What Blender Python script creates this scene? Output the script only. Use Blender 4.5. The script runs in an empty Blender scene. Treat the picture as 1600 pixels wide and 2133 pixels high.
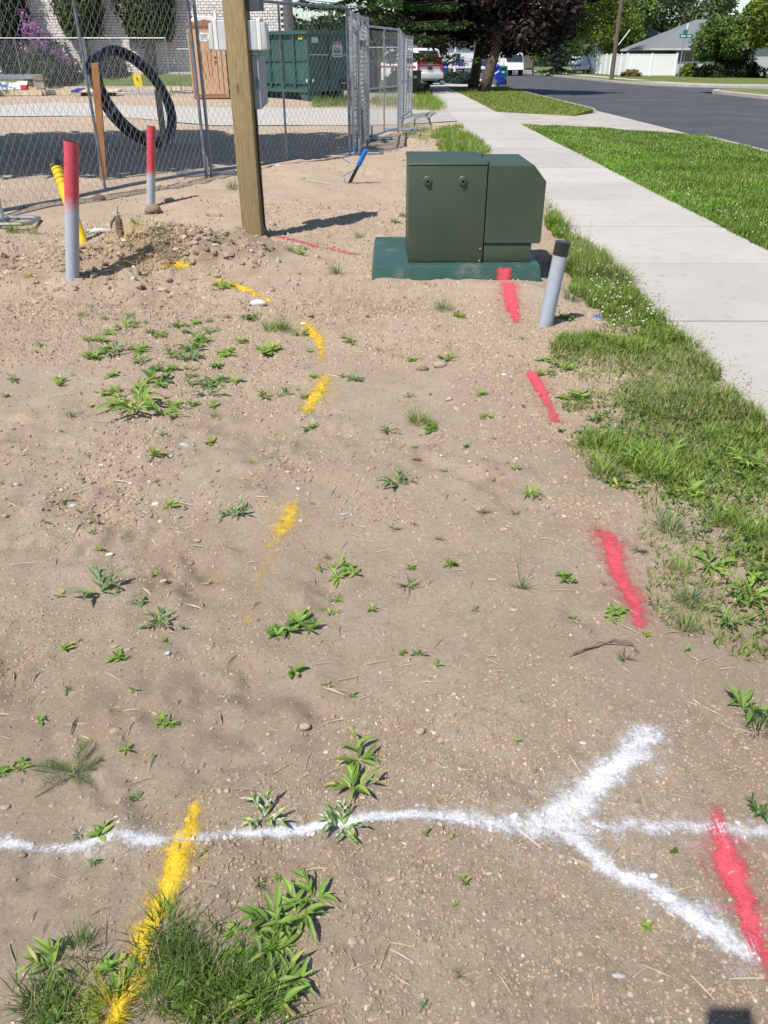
import bpy, bmesh, math, random
import numpy as np
from mathutils import Vector, Matrix

# ------------------------------------------------------------------ camera, sky, sun, exposure
SC = bpy.context.scene
COL = SC.collection
F, CX, CY, HC = 1611.0, 800.0, 1066.5, 1.35
PITCH = math.atan((CY - 124.0) / F)
SP, CP = math.sin(PITCH), math.cos(PITCH)

cam_d = bpy.data.cameras.new('camera')
cam_d.sensor_fit = 'VERTICAL'
cam_d.sensor_height = 24.0
cam_d.lens = F / 2133.0 * 24.0
cam_d.clip_start = 0.02
cam_d.clip_end = 3000.0
cam = bpy.data.objects.new('camera', cam_d)
COL.objects.link(cam)
cam.location = (0, 0, HC)
cam.rotation_euler = (math.pi / 2 - PITCH, 0, 0)
SC.camera = cam

SUN_EL = math.radians(57.3)
SUN_DX, SUN_DY = 0.625, 0.780                      # shadows fall to the right and away
world = bpy.data.worlds.new('World')
SC.world = world
world.use_nodes = True
wn = world.node_tree
bg = wn.nodes['Background']
sky = wn.nodes.new('ShaderNodeTexSky')
sky.sky_type = 'NISHITA'
sky.sun_disc = False
sky.sun_elevation = SUN_EL
sky.sun_rotation = math.atan2(-SUN_DX, -SUN_DY)
sky.air_density = 1.0
sky.dust_density = 0.35
sky.ozone_density = 2.5
wn.links.new(sky.outputs[0], bg.inputs[0])
bg.inputs[1].default_value = 0.105

sun_d = bpy.data.lights.new('sun', 'SUN')
sun_d.energy = 4.6
sun_d.angle = math.radians(0.53)
sun_d.color = (1.0, 0.955, 0.89)
sun = bpy.data.objects.new('sun', sun_d)
COL.objects.link(sun)
sd = Vector((SUN_DX * math.cos(SUN_EL), SUN_DY * math.cos(SUN_EL), -math.sin(SUN_EL)))
sun.rotation_euler = sd.to_track_quat('-Z', 'Y').to_euler()
sun.location = (-20, -25, 50)

SC.view_settings.view_transform = 'Standard'
SC.view_settings.look = 'None'
SC.view_settings.exposure = 0.44
SC.view_settings.gamma = 1.0
SC.view_settings.use_curve_mapping = False
SC.render.engine = 'CYCLES'
SC.cycles.max_bounces = 6
SC.cycles.transparent_max_bounces = 12
SC.cycles.use_denoising = True
SC.cycles.caustics_reflective = False
SC.cycles.caustics_refractive = False

random.seed(7)
RNG = np.random.default_rng(11)

# ------------------------------------------------------------------ terrain
def sstep(a, b, x):
    t = np.clip((np.asarray(x, float) - a) / (b - a), 0, 1)
    return t * t * (3 - 2 * t)

def _hash(ix, iy, s):
    h = (ix.astype(np.int64) * 374761393 + iy.astype(np.int64) * 668265263 + s * 1442695041) & 0xFFFFFFFF
    h = ((h ^ (h >> 13)) * 1274126177) & 0xFFFFFFFF
    h = h ^ (h >> 16)
    return (h & 0xFFFF) / 65535.0

def vnoise(x, y, wl, seed):
    x = np.asarray(x, float) / wl
    y = np.asarray(y, float) / wl
    ix, iy = np.floor(x), np.floor(y)
    fx, fy = x - ix, y - iy
    fx = fx * fx * (3 - 2 * fx)
    fy = fy * fy * (3 - 2 * fy)
    a = _hash(ix, iy, seed); b = _hash(ix + 1, iy, seed)
    c = _hash(ix, iy + 1, seed); d = _hash(ix + 1, iy + 1, seed)
    return (a * (1 - fx) + b * fx) * (1 - fy) + (c * (1 - fx) + d * fx) * fy - 0.5

DRIFT = 0.0118
SW0, SW1 = 1.603, 3.034      # sidewalk edges (street coordinate xs = x - DRIFT*y)
KB = 6.40                    # near kerb face
FKB = 16.0                   # far kerb face

def ray(px, py):
    u, v = (px - CX) / F, (py - CY) / F
    return np.array([u, CP - v * SP, -SP - v * CP])

def at(px, py, z=None, Y=None):
    """point on the ground (or at height z, or at distance Y) seen at a photo pixel"""
    d = ray(px, py)
    if Y is not None:
        t = Y / d[1]
    elif z is not None:
        t = (z - HC) / d[2]
    else:
        zz = 0.0
        for _ in range(25):
            t = (zz - HC) / d[2]
            zz = 0.5 * zz + 0.5 * float(terrain(d[0] * t, d[1] * t))
    return np.array([0, 0, HC]) + d * t

MOUNDS = []
def terrain(x, y):
    x = np.asarray(x, float); y = np.asarray(y, float)
    xs = x - DRIFT * y
    z = 0.17 * sstep(18, 32, y) * sstep(0.0, -4.0, x)
    z = z + 0.62 * sstep(35.4, 37.0, y) * sstep(-1.0, -3.5, x)
    for mx, my, a, r in MOUNDS:
        z = z + a * np.exp(-((x - mx) ** 2 + (y - my) ** 2) / (2 * r * r))
    return z

_m = []
for px, py, a, r in ((195, 570, .13, .30), (330, 552, .15, .28), (440, 550, .14, .34), (60, 560, .05, .4), (300, 510, .12, .3),
                     (248, 545, -.13, .14), (200, 552, -.10, .13), (530, 530, .07, .30), (800, 600, .04, .16), (930, 606, .035, .2), (1085, 612, .06, .2), (1080, 640, .03, .4), (620, 352, .05, .35),
                     (700, 1180, -.01, .25), (420, 420, .05, .5), (120, 440, .05, .45),
                     (1290, 800, .02, .4), (1480, 1050, .03, .35)):
    g = at(px, py, 0.0)
    _m.append((g[0], g[1], a, r))
MOUNDS = _m

ROUGH = []
for px, py, r in ((640, 1480, .075), (500, 1400, .07), (350, 1205, .12), (430, 1190, .09), (670, 1235, .08), (870, 965, .12), (90, 1850, .06), (440, 905, .16), (225, 1118, .14), (350, 1440, .08), (560, 1850, .06), (120, 1060, .16), (1220, 1290, .05), (760, 640, .25), (330, 620, .3), (1050, 1010, .10), (240, 1700, .07), (470, 1560, .06), (690, 880, .14), (100, 900, .2), (560, 980, .14), (30, 1420, .1), (180, 1560, .08)):
    g = at(px, py, 0.0); ROUGH.append((g[0], g[1], r))

def crumb_mask(x, y):
    m = vnoise(x, y, 0.85, 21) + 0.6 * vnoise(x, y, 0.33, 22)
    return sstep(-0.30, 0.32, m - 0.16 * sstep(0.2, 0.9, x) * sstep(2.6, 1.2, y))

def micro(x, y):
    x = np.asarray(x, float); y = np.asarray(y, float)
    xs = x - DRIFT * y
    cm = crumb_mask(x, y)
    z = 0.045 * vnoise(x, y, 1.3, 1) + 0.032 * vnoise(x, y, 0.5, 2) + 0.019 * vnoise(x, y, 0.21, 3)
    z = z + (0.35 + cm) * (0.0110 * vnoise(x, y, 0.085, 4) + 0.0075 * vnoise(x, y, 0.04, 5) + 0.0045 * vnoise(x, y, 0.022, 6))
    # lumpy broken soil on the mounds
    lump = np.zeros_like(z)
    for mx, my, a, r in MOUNDS[:7]:
        lump = lump + np.exp(-((x - mx) ** 2 + (y - my) ** 2) / (2 * (r * 1.15) ** 2))
    z = z + np.clip(lump, 0, 1) * (0.085 * vnoise(x, y, 0.19, 7) + 0.045 * vnoise(x, y, 0.08, 8))
    z = z * (1 - .75 * sstep(17, 20, y))
    for mx, my, r in ROUGH:
        g_ = np.exp(-((x - mx) ** 2 + ((y - my) * .8) ** 2) / (2 * r * r))
        z = z + g_ * (-.006 + .034 * vnoise(x, y, .075, 11) + .022 * vnoise(x, y, .034, 12))
    flat = sstep(SW0 - 0.14, SW0 - 0.01, xs)
    z = z * (1 - flat) - 0.30 * sstep(SW0 + 0.02, SW0 + 0.16, xs)
    return z

def grow(start, step, k, end):
    out = [start]; s = step
    while out[-1] < end:
        s = max(step, k * (out[-1] - start) + step)
        out.append(out[-1] + s)
    return np.array(out)

gx_r = grow(1.75, .0105, .045, 900)
gx_l = -grow(1.65, .0105, .030, 900)[::-1]
GX = np.concatenate([gx_l[:-1], np.arange(-1.65, 1.75, .0105), gx_r])
ys = [0.30]
while ys[-1] < 1500:
    ys.append(ys[-1] + max(.0085, .0108 * ys[-1] if ys[-1] < 30 else .03 * ys[-1]))
GY = np.concatenate([-grow(0, .1, .2, 30)[::-1][:-1] + .2, np.array(ys)])
_xx, _yy = np.meshgrid(GX, GY)
GZ = terrain(_xx, _yy) + micro(_xx, _yy)
DUG = np.zeros_like(GZ)          # freshly dug, browner soil
for mx, my, a, r in MOUNDS[:8]:
    DUG = np.maximum(DUG, .85 * np.exp(-((_xx - mx) ** 2 + (_yy - my) ** 2) / (2 * (r * 1.0) ** 2)))
for mx, my, r in ROUGH:
    DUG = np.maximum(DUG, .30 * np.exp(-((_xx - mx) ** 2 + ((_yy - my) * .8) ** 2) / (2 * (r * .9) ** 2)))
DUG = np.clip(sstep(.12, .62, DUG + .5 * vnoise(_xx, _yy, .22, 41) + .35 * vnoise(_xx, _yy, .07, 42)) * (DUG > .03), 0, 1) * .58

def gz(x, y):
    """height of the finished ground sheet"""
    x = np.asarray(x, float); y = np.asarray(y, float)
    i = np.clip(np.searchsorted(GX, x) - 1, 0, len(GX) - 2)
    j = np.clip(np.searchsorted(GY, y) - 1, 0, len(GY) - 2)
    fx = (x - GX[i]) / (GX[i + 1] - GX[i]); fy = (y - GY[j]) / (GY[j + 1] - GY[j])
    return (GZ[j, i] * (1 - fx) + GZ[j, i + 1] * fx) * (1 - fy) + (GZ[j + 1, i] * (1 - fx) + GZ[j + 1, i + 1] * fx) * fy

def g3(px, py):
    p = at(px, py)
    return np.array([p[0], p[1], float(gz(p[0], p[1]))])

def mpp(px, py):
    """metres for one photo pixel, across, at the ground point seen there"""
    p = at(px, py)
    return (p[1] * CP + (HC - p[2]) * SP) / F

# ------------------------------------------------------------------ materials
def new_mat(name):
    m = bpy.data.materials.new(name); m.use_nodes = True
    nt = m.node_tree
    return m, nt, nt.nodes['Principled BSDF']

def _mix(nt, fac, a, b, blend='MIX'):
    n = nt.nodes.new('ShaderNodeMix'); n.data_type = 'RGBA'; n.blend_type = blend
    for sock, val in ((n.inputs[0], fac), (n.inputs[6], a), (n.inputs[7], b)):
        if hasattr(val, 'links') or isinstance(val, bpy.types.NodeSocket):
            nt.links.new(val, sock)
        elif isinstance(val, (int, float)):
            sock.default_value = val
        else:
            sock.default_value = (*val, 1)
    return n.outputs[2]

def _noise(nt, vec, scale, detail=4, rough=.6, dist=0):
    n = nt.nodes.new('ShaderNodeTexNoise')
    n.inputs['Scale'].default_value = scale; n.inputs['Detail'].default_value = detail
    n.inputs['Roughness'].default_value = rough; n.inputs['Distortion'].default_value = dist
    nt.links.new(vec, n.inputs['Vector'])
    return n.outputs['Fac']

def _range(nt, v, a, b, c=0., d=1.):
    n = nt.nodes.new('ShaderNodeMapRange'); n.interpolation_type = 'SMOOTHSTEP'
    nt.links.new(v, n.inputs[0])
    for k, x in zip((1, 2, 3, 4), (a, b, c, d)): n.inputs[k].default_value = x
    return n.outputs[0]

def _coord(nt, kind='Object', scale=None):
    n = nt.nodes.new('ShaderNodeTexCoord')
    o = n.outputs[kind]
    if scale:
        mp = nt.nodes.new('ShaderNodeMapping'); mp.inputs['Scale'].default_value = scale
        nt.links.new(o, mp.inputs['Vector']); o = mp.outputs[0]
    return o

def _geo(nt):
    return nt.nodes.new('ShaderNodeNewGeometry').outputs['Position']

def _bump(nt, h, strength, dist, prev=None):
    n = nt.nodes.new('ShaderNodeBump'); n.inputs['Strength'].default_value = strength
    n.inputs['Distance'].default_value = dist
    nt.links.new(h, n.inputs['Height'])
    if prev: nt.links.new(prev, n.inputs['Normal'])
    return n.outputs[0]

def pmat(name, c1, c2=None, scale=8., rough=.6, metal=0., bump=0., bscale=60., spec=.4, stretch=None, knots=None, coat=0., lo=.35, hi=.65, grime=None, gscale=3., trans=0., world=False):
    """two-tone noise colour, fine relief, optional grime"""
    m, nt, b = new_mat(name)
    vec = _geo(nt) if world else _coord(nt, 'Object', stretch)
    c2 = c2 or tuple(min(1, x * .82) for x in c1)
    col = _mix(nt, _range(nt, _noise(nt, vec, scale), lo, hi), c1, c2)
    if grime:
        col = _mix(nt, _range(nt, _noise(nt, vec, gscale, 6, .7), .52, .72), col, grime)
    if knots:
        kv = nt.nodes.new('ShaderNodeTexVoronoi'); kv.inputs['Scale'].default_value = 1.0
        nt.links.new(_coord(nt, 'Object', knots), kv.inputs['Vector'])
        col = _mix(nt, _range(nt, kv.outputs['Distance'], .10, .20, .85, 0.), col, tuple(q * .42 for q in c2))
    if world:
        oi = nt.nodes.new('ShaderNodeObjectInfo')
        col = _mix(nt, 1., col, _mix(nt, oi.outputs['Random'], (.90, .90, .90), (1.06, 1.05, 1.03)), 'MULTIPLY')
    nt.links.new(col, b.inputs['Base Color'])
    b.inputs['Roughness'].default_value = rough
    b.inputs['Metallic'].default_value = metal
    b.inputs['Specular IOR Level'].default_value = spec
    b.inputs['Coat Weight'].default_value = coat
    if trans: b.inputs['Transmission Weight'].default_value = trans
    if bump:
        nt.links.new(_bump(nt, _noise(nt, vec, bscale, 5, .65), .7, bump), b.inputs['Normal'])
    return m

def attr_mat(name, translucent=0., rough=.6, spec=.25, var=.0, bump=None):
    m, nt, b = new_mat(name)
    a = nt.nodes.new('ShaderNodeAttribute'); a.attribute_name = 'Col'
    col = a.outputs['Color']
    if var:
        col = _mix(nt, _range(nt, _noise(nt, _geo(nt), 90, 3), .3, .7, 0, var), col, (.05, .045, .03))
    nt.links.new(col, b.inputs['Base Color'])
    b.inputs['Roughness'].default_value = rough
    b.inputs['Specular IOR Level'].default_value = spec
    if bump:
        nt.links.new(_bump(nt, _noise(nt, _geo(nt), bump, 4), .6, .004), b.inputs['Normal'])
    if translucent:
        t = nt.nodes.new('ShaderNodeBsdfTranslucent')
        nt.links.new(_mix(nt, .6, col, (1.25, 1.2, .7), 'MULTIPLY'), t.inputs['Color'])
        mx = nt.nodes.new('ShaderNodeMixShader'); mx.inputs[0].default_value = translucent
        nt.links.new(b.outputs[0], mx.inputs[1]); nt.links.new(t.outputs[0], mx.inputs[2])
        nt.links.new(mx.outputs[0], nt.nodes['Material Output'].inputs['Surface'])
    return m

M = {}
def soil_material():
    m, nt, b = new_mat('soil')
    P = _geo(nt)
    c = _mix(nt, _range(nt, _noise(nt, P, 1.1, 5, .6), .35, .65), (.398, .308, .224), (.462, .366, .274))
    c = _mix(nt, _range(nt, _noise(nt, P, 6, 5, .65), .45, .72, 0, .6), c, (.350, .260, .180))
    c = _mix(nt, _range(nt, _noise(nt, P, 2.7, 3, .5), .58, .76, 0, .55), c, (.54, .405, .265))
    c = _mix(nt, _range(nt, _noise(nt, P, 60, 4, .7), .50, .74, 0, .65), c, (.290, .214, .150))
    v = nt.nodes.new('ShaderNodeTexVoronoi'); v.inputs['Scale'].default_value = 150
    nt.links.new(P, v.inputs['Vector'])
    sep = nt.nodes.new('ShaderNodeSeparateColor'); nt.links.new(v.outputs['Color'], sep.inputs[0])
    c = _mix(nt, _range(nt, sep.outputs[0], .84, .99, 0, .4), c, (.60, .49, .375))
    c = _mix(nt, _range(nt, sep.outputs[1], .75, .95, 0, .45), c, (.32, .24, .172))
    dg = nt.nodes.new('ShaderNodeAttribute'); dg.attribute_name = 'Col'
    dsep = nt.nodes.new('ShaderNodeSeparateColor'); nt.links.new(dg.outputs['Color'], dsep.inputs[0])
    c = _mix(nt, dsep.outputs[0], c, _mix(nt, _range(nt, _noise(nt, P, 25, 5, .7), .35, .65), (.235, .162, .105), (.345, .250, .170)))
    nt.links.new(c, b.inputs['Base Color'])
    b.inputs['Roughness'].default_value = .95
    b.inputs['Specular IOR Level'].default_value = .12
    n1 = _bump(nt, _noise(nt, P, 75, 6, .8), .7, .012)
    n3 = _bump(nt, _noise(nt, P, 240, 5, .85), .9, .0055, n1)
    nt.links.new(n3, b.inputs['Normal'])
    return m

M['soil'] = soil_material()
M['foliage'] = attr_mat('foliage', .36, .5, .3)
M['tree_leaf'] = attr_mat('tree_leaf', .32, .55, .25)
M['grit'] = attr_mat('grit', 0, .95, .12, var=.25)
M['stone'] = attr_mat('stone_rock', 0, .85, .25, var=.35, bump=120)
M['concrete'] = pmat('concrete', (.440, .417, .380), (.402, .380, .344), .9, .92, bump=.004, bscale=160, spec=.2, grime=(.35, .328, .292), gscale=6.5, world=True)
M['concrete_old'] = pmat('concrete_old', (.40, .375, .34), (.335, .31, .28), 1.7, .92, bump=.004, bscale=90, spec=.2, grime=(.30, .275, .235), gscale=2.6, world=True)
M['joint'] = pmat('joint_dirt', (.16, .14, .115), None, 30, .95)
M['asphalt'] = pmat('asphalt', (.060, .060, .068), (.082, .082, .092), .5, .9, bump=.004, bscale=130, spec=.35, grime=(.10, .098, .10), gscale=1.1, world=True)
M['gravel_path'] = pmat('pale_gravel', (.47, .45, .415), (.37, .35, .315), 9, .95, bump=.02, bscale=35, spec=.15, world=True)
M['lawn'] = pmat('lawn_ground', (.085, .135, .028), (.125, .155, .045), 2.2, .95, bump=.03, bscale=45, spec=.1, grime=(.19, .17, .075), gscale=1.1, world=True)
M['lawn_far'] = pmat('lawn_far', (.105, .150, .036), (.17, .175, .06), .7, .95, bump=.05, bscale=14, spec=.1, grime=(.22, .19, .09), gscale=.35, world=True)
M['mulch'] = pmat('mulch', (.10, .07, .05), (.16, .12, .08), 12, .95, bump=.03, bscale=25, world=True)
M['galv'] = pmat('galvanised_steel', (.42, .44, .47), (.32, .34, .37), 14, .42, .75, spec=.5)
M['galv_dark'] = pmat('weathered_galvanised_steel', (.25, .27, .31), (.16, .175, .21), 12, .5, .6, spec=.5)
M['wire'] = pmat('chain_link_wire', (.40, .41, .43), (.30, .31, .33), 20, .45, .5)
M['trans_green'] = pmat('transformer_green_paint', (.041, .061, .036), (.047, .069, .041), 3, .42, bump=.0006, bscale=420, spec=.45, grime=(.062, .076, .052), gscale=2.4)
M['trans_top'] = M['trans_green']
M['pad_green'] = pmat('fibreglass_pad_green', (.028, .074, .058), (.036, .086, .068), 5, .35, bump=.0015, bscale=90, spec=.5, grime=(.12, .135, .11), gscale=6)
M['seam_dark'] = pmat('dark_gap', (.012, .014, .012), None, 5, .9)
M['steel_bolt'] = pmat('bolt_steel', (.55, .53, .47), (.40, .38, .33), 40, .35, .8)
M['pvc_grey'] = pmat('grey_pvc', (.36, .39, .44), (.33, .36, .41), 6, .45, spec=.4, grime=(.30, .28, .25), gscale=9)
M['black_tape'] = pmat('black_tape', (.018, .018, .02), (.03, .03, .034), 20, .35)
M['yellow_pipe'] = pmat('yellow_polyethylene', (.78, .50, .010), (.70, .43, .010), 9, .4, spec=.4, grime=(.45, .28, .04), gscale=10)
M['blue_pipe'] = pmat('blue_polyethylene', (.018, .16, .52), (.016, .13, .45), 9, .4)
M['black_pipe'] = pmat('black_polyethylene', (.014, .014, .018), (.022, .022, .027), 7, .38, spec=.5, grime=(.07, .062, .052), gscale=5)
M['grey_tape'] = pmat('grey_duct_tape', (.20, .21, .25), (.16, .17, .20), 18, .5)
M['post_wood'] = pmat('treated_post_wood', (.335, .25, .125), (.235, .172, .083), 16, .85, bump=.005, bscale=60, stretch=(6, 6, .6), knots=(9, 9, 3.2), grime=(.17, .12, .06), gscale=9, lo=.3, hi=.7)
M['stake_wood'] = pmat('orange_stake_wood', (.36, .16, .055), (.25, .105, .035), 6, .8, bump=.004, bscale=30, stretch=(8, 8, .6))
M['stake_grey'] = pmat('grey_stake_wood', (.30, .24, .17), (.20, .16, .115), 6, .85, bump=.004, bscale=30, stretch=(8, 8, .6))
M['box_grey'] = pmat('grey_outlet_plastic', (.50, .51, .54), (.46, .47, .50), 6, .45)
M['box_white'] = pmat('white_outlet_plastic', (.68, .68, .66), (.62, .62, .60), 6, .45)
M['bubble'] = pmat('cloudy_cover_plastic', (.60, .60, .57), (.52, .52, .49), 6, .3, trans=.15)
M['cab_grey'] = pmat('grey_cabinet_paint', (.30, .31, .345), (.27, .28, .31), 5, .45)
M['cab_dark'] = pmat('dark_cabinet_paint', (.06, .075, .085), (.05, .06, .07), 5, .45)
M['brick'] = pmat('white_brick', (.84, .80, .775), (.76, .71, .68), 2.3, .88, bump=.006, bscale=60, spec=.2, grime=(.68, .60, .55), gscale=5, world=True)
M['mortar'] = pmat('dark_mortar', (.20, .165, .145), (.15, .125, .11), 8, .95, bump=.004, world=True)
M['potty'] = pmat('tan_toilet_plastic', (.56, .35, .205), (.52, .325, .19), 3, .5, spec=.35)
M['potty_d'] = pmat('brown_toilet_trim', (.34, .18, .092), (.30, .16, .082), 3, .55)
M['white_plastic'] = pmat('white_plastic', (.80, .80, .79), (.76, .76, .75), 4, .5)
M['ink'] = pmat('dark_ink', (.03, .04, .045), None, 5, .7)
M['ink_red'] = pmat('red_ink', (.50, .06, .06), None, 5, .7)
M['dump_green'] = pmat('dumpster_green_paint', (.030, .085, .073), (.036, .100, .086), 2.2, .5, bump=.004, bscale=10, grime=(.055, .105, .085), gscale=3)
M['black'] = pmat('black_rubber', (.015, .015, .016), (.025, .025, .026), 9, .75)
M['tarp_white'] = pmat('white_tarp', (.75, .75, .76), (.62, .62, .64), 5, .5)
M['lumber'] = pmat('pale_lumber', (.62, .52, .35), (.52, .42, .27), 5, .8, bump=.003, stretch=(.6, 7, 7))
M['red_paint'] = pmat('red_spray_on_pipe', (.48, .045, .065), (.54, .075, .095), 9, .5)
M['red_plastic'] = pmat('red_plastic', (.62, .03, .05), None, 5, .5)
M['yellow_sign'] = pmat('yellow_sign_plastic', (.85, .62, .02), None, 5, .5)
M['bark'] = pmat('bark', (.13, .10, .075), (.06, .046, .036), 9, .9, bump=.03, bscale=14, stretch=(3, 3, .5))
M['bark_pale'] = pmat('pale_bark', (.34, .31, .27), (.20, .18, .15), 6, .9, bump=.02, bscale=14, stretch=(3, 3, .6))
M['utility_wood'] = pmat('utility_pole_wood', (.155, .115, .088), (.105, .078, .062), 5, .9, bump=.01, bscale=18, stretch=(6, 6, .4), grime=(.22, .12, .07), gscale=.5)
M['car_white'] = pmat('white_car_paint', (.78, .78, .78), (.75, .75, .76), 2, .25, coat=.4)
M['car_red'] = pmat('red_stripe', (.45, .03, .05), None, 3, .35)
M['car_blue'] = pmat('blue_car_paint', (.015, .03, .16), None, 3, .25, coat=.5)
M['glass_dark'] = pmat('dark_glass', (.02, .024, .028), (.03, .036, .04), 3, .08, spec=.7)
M['chrome'] = pmat('bright_bumper', (.70, .70, .68), (.62, .62, .60), 4, .3, .3)
M['rubber'] = M['black']
M['bin_blue'] = pmat('blue_bin_plastic', (.012, .045, .36), (.010, .038, .31), 4, .42)
M['bin_green'] = pmat('green_bin_plastic', (.006, .115, .095), (.006, .10, .08), 4, .42)
M['vinyl'] = pmat('white_vinyl', (.82, .82, .80), (.79, .79, .77), 2, .4)
M['shingle'] = pmat('grey_shingles', (.185, .195, .215), (.135, .145, .16), 9, .9, bump=.02, bscale=20)
M['siding_dark'] = pmat('slate_siding', (.145, .155, .195), (.13, .14, .175), 3, .7)
M['siding_lite'] = pmat('pale_siding', (.55, .55, .56), (.50, .50, .515), 3, .7)
M['trim_white'] = pmat('white_trim', (.75, .75, .75), None, 3, .5)
M['sign_green'] = pmat('street_sign_green', (.004, .19, .10), None, 3, .4)
M['steel_post'] = pmat('sign_post_steel', (.34, .36, .36), (.28, .29, .30), 8, .5, .5)
M['fence_wood'] = pmat('grey_fence_boards', (.19, .17, .15), (.13, .115, .10), 4, .85, bump=.004, stretch=(5, 5, .5))
M['root'] = pmat('dead_root', (.20, .14, .095), (.12, .08, .055), 9, .9, bump=.006, bscale=40)
M['root_pale'] = pmat('pale_root', (.52, .45, .36), (.40, .33, .25), 9, .8)

# ------------------------------------------------------------------ mesh helpers
def npmesh(name, V, faces, mat, parent=None, col=None, smooth=False, loc=None):
    """one mesh object from arrays; faces = list of (n,k) index arrays; col = (nverts,3) base colours"""
    V = np.asarray(V, np.float32)
    if loc is not None: V = V - np.asarray(loc, np.float32)
    me = bpy.data.meshes.new(name)
    me.vertices.add(len(V)); me.vertices.foreach_set('co', V.ravel())
    faces = [np.asarray(f, np.int32) for f in faces if len(f)]
    li = np.concatenate([f.ravel() for f in faces])
    cnt = np.concatenate([np.full(len(f), f.shape[1], np.int32) for f in faces])
    st = np.concatenate([[0], np.cumsum(cnt)[:-1]]).astype(np.int32)
    me.loops.add(len(li)); me.loops.foreach_set('vertex_index', li)
    me.polygons.add(len(cnt)); me.polygons.foreach_set('loop_start', st); me.polygons.foreach_set('loop_total', cnt)
    me.polygons.foreach_set('use_smooth', np.full(len(cnt), smooth))
    if col is not None:
        a = me.attributes.new('Col', 'FLOAT_COLOR', 'POINT')
        c4 = np.ones((len(V), 4), np.float32); c4[:, :3] = col
        a.data.foreach_set('color', c4.ravel())
    me.update(calc_edges=True); me.validate()
    me.materials.append(M[mat] if isinstance(mat, str) else mat)
    o = bpy.data.objects.new(name, me); COL.objects.link(o)
    if loc is not None and parent is None: o.location = loc
    if parent is not None: o.parent = parent
    return o

class MB:
    def __init__(s): s.v = []; s.f = []
    def add(s, verts, faces):
        n = len(s.v); s.v += [tuple(map(float, q)) for q in verts]; s.f += [tuple(n + i for i in q) for q in faces]; return s
    def box(s, c, d, rz=0., rx=0., ry=0.):
        m = Matrix.Rotation(rz, 3, 'Z') @ Matrix.Rotation(ry, 3, 'Y') @ Matrix.Rotation(rx, 3, 'X')
        vs = []
        for sx in (-.5, .5):
            for sy in (-.5, .5):
                for sz in (-.5, .5):
                    vs.append(Vector(c) + m @ Vector((sx * d[0], sy * d[1], sz * d[2])))
        return s.add(vs, [(0, 1, 3, 2), (4, 6, 7, 5), (0, 4, 5, 1), (2, 3, 7, 6), (0, 2, 6, 4), (1, 5, 7, 3)])
    def hexa(s, bot, top):
        """bottom and top rings (same count, counter-clockwise seen from above)"""
        n = len(bot)
        fs = [tuple(reversed(range(n))), tuple(range(n, 2 * n))]
        fs += [(i, (i + 1) % n, n + (i + 1) % n, n + i) for i in range(n)]
        return s.add(list(bot) + list(top), fs)
    def prism_y(s, prof, y0, y1):
        """profile in x,z (counter-clockwise seen from -y) extruded along y"""
        n = len(prof)
        vs = [(a, y0, b) for a, b in prof] + [(a, y1, b) for a, b in prof]
        fs = [tuple(range(n)), tuple(reversed(range(n, 2 * n)))]
        fs += [(i, n + i, n + (i + 1) % n, (i + 1) % n) for i in range(n)]
        return s.add(vs, fs)
    def tube(s, pts, r, n=8, caps=True, closed=False):
        pts = [Vector(p) for p in pts]
        rs = r if hasattr(r, '__len__') else [r] * len(pts)
        L = len(pts); base = len(s.v); prev = None
        for i, p in enumerate(pts):
            if closed: t = pts[(i + 1) % L] - pts[i - 1]
            else: t = pts[min(i + 1, L - 1)] - pts[max(i - 1, 0)]
            t.normalize()
            if prev is None:
                u = t.orthogonal().normalized()
            else:
                u = (prev - t * prev.dot(t)); u = u.normalized() if u.length > 1e-6 else t.orthogonal().normalized()
            prev = u; w = t.cross(u)
            for k in range(n):
                a = 2 * math.pi * k / n
                s.v.append(tuple(p + (u * math.cos(a) + w * math.sin(a)) * rs[i]))
        for i in range(L if closed else L - 1):
            j = (i + 1) % L
            for k in range(n):
                s.f.append((base + i * n + k, base + i * n + (k + 1) % n, base + j * n + (k + 1) % n, base + j * n + k))
        if caps and not closed:
            s.f.append(tuple(base + k for k in reversed(range(n))))
            s.f.append(tuple(base + (L - 1) * n + k for k in range(n)))
        return s
    def lathe(s, prof, c=(0, 0, 0), n=16):
        """profile of (r,z) turned round z"""
        base = len(s.v)
        for r, z in prof:
            for k in range(n):
                a = 2 * math.pi * k / n
                s.v.append((c[0] + r * math.cos(a), c[1] + r * math.sin(a), c[2] + z))
        for i in range(len(prof) - 1):
            for k in range(n):
                s.f.append((base + i * n + k, base + i * n + (k + 1) % n, base + (i + 1) * n + (k + 1) % n, base + (i + 1) * n + k))
        return s
    def build(s, name, mat, parent=None, world=False, smooth=False, bevel=0., loc=None, seg=2):
        off = None
        if world and parent is not None: off = parent.location
        if loc is not None: off = Vector(loc)
        me = bpy.data.meshes.new(name)
        vs = s.v if off is None else [(a - off[0], b - off[1], c - off[2]) for a, b, c in s.v]
        me.from_pydata(vs, [], s.f)
        bm = bmesh.new(); bm.from_mesh(me)
        bmesh.ops.recalc_face_normals(bm, faces=bm.faces)
        if bevel:
            es = [e for e in bm.edges if len(e.link_faces) == 2 and e.calc_face_angle(0) > .5]
            bmesh.ops.bevel(bm, geom=es, offset=bevel, segments=seg, affect='EDGES', profile=.6)
        bm.to_mesh(me); bm.free()
        if smooth:
            me.polygons.foreach_set('use_smooth', np.full(len(me.polygons), True))
            if smooth != 'all':
                me.set_sharp_from_angle(angle=math.radians(40))
        me.materials.append(M[mat] if isinstance(mat, str) else mat)
        o = bpy.data.objects.new(name, me); COL.objects.link(o)
        if loc is not None and parent is None: o.location = loc
        if parent is not None: o.parent = parent
        return o

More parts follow.
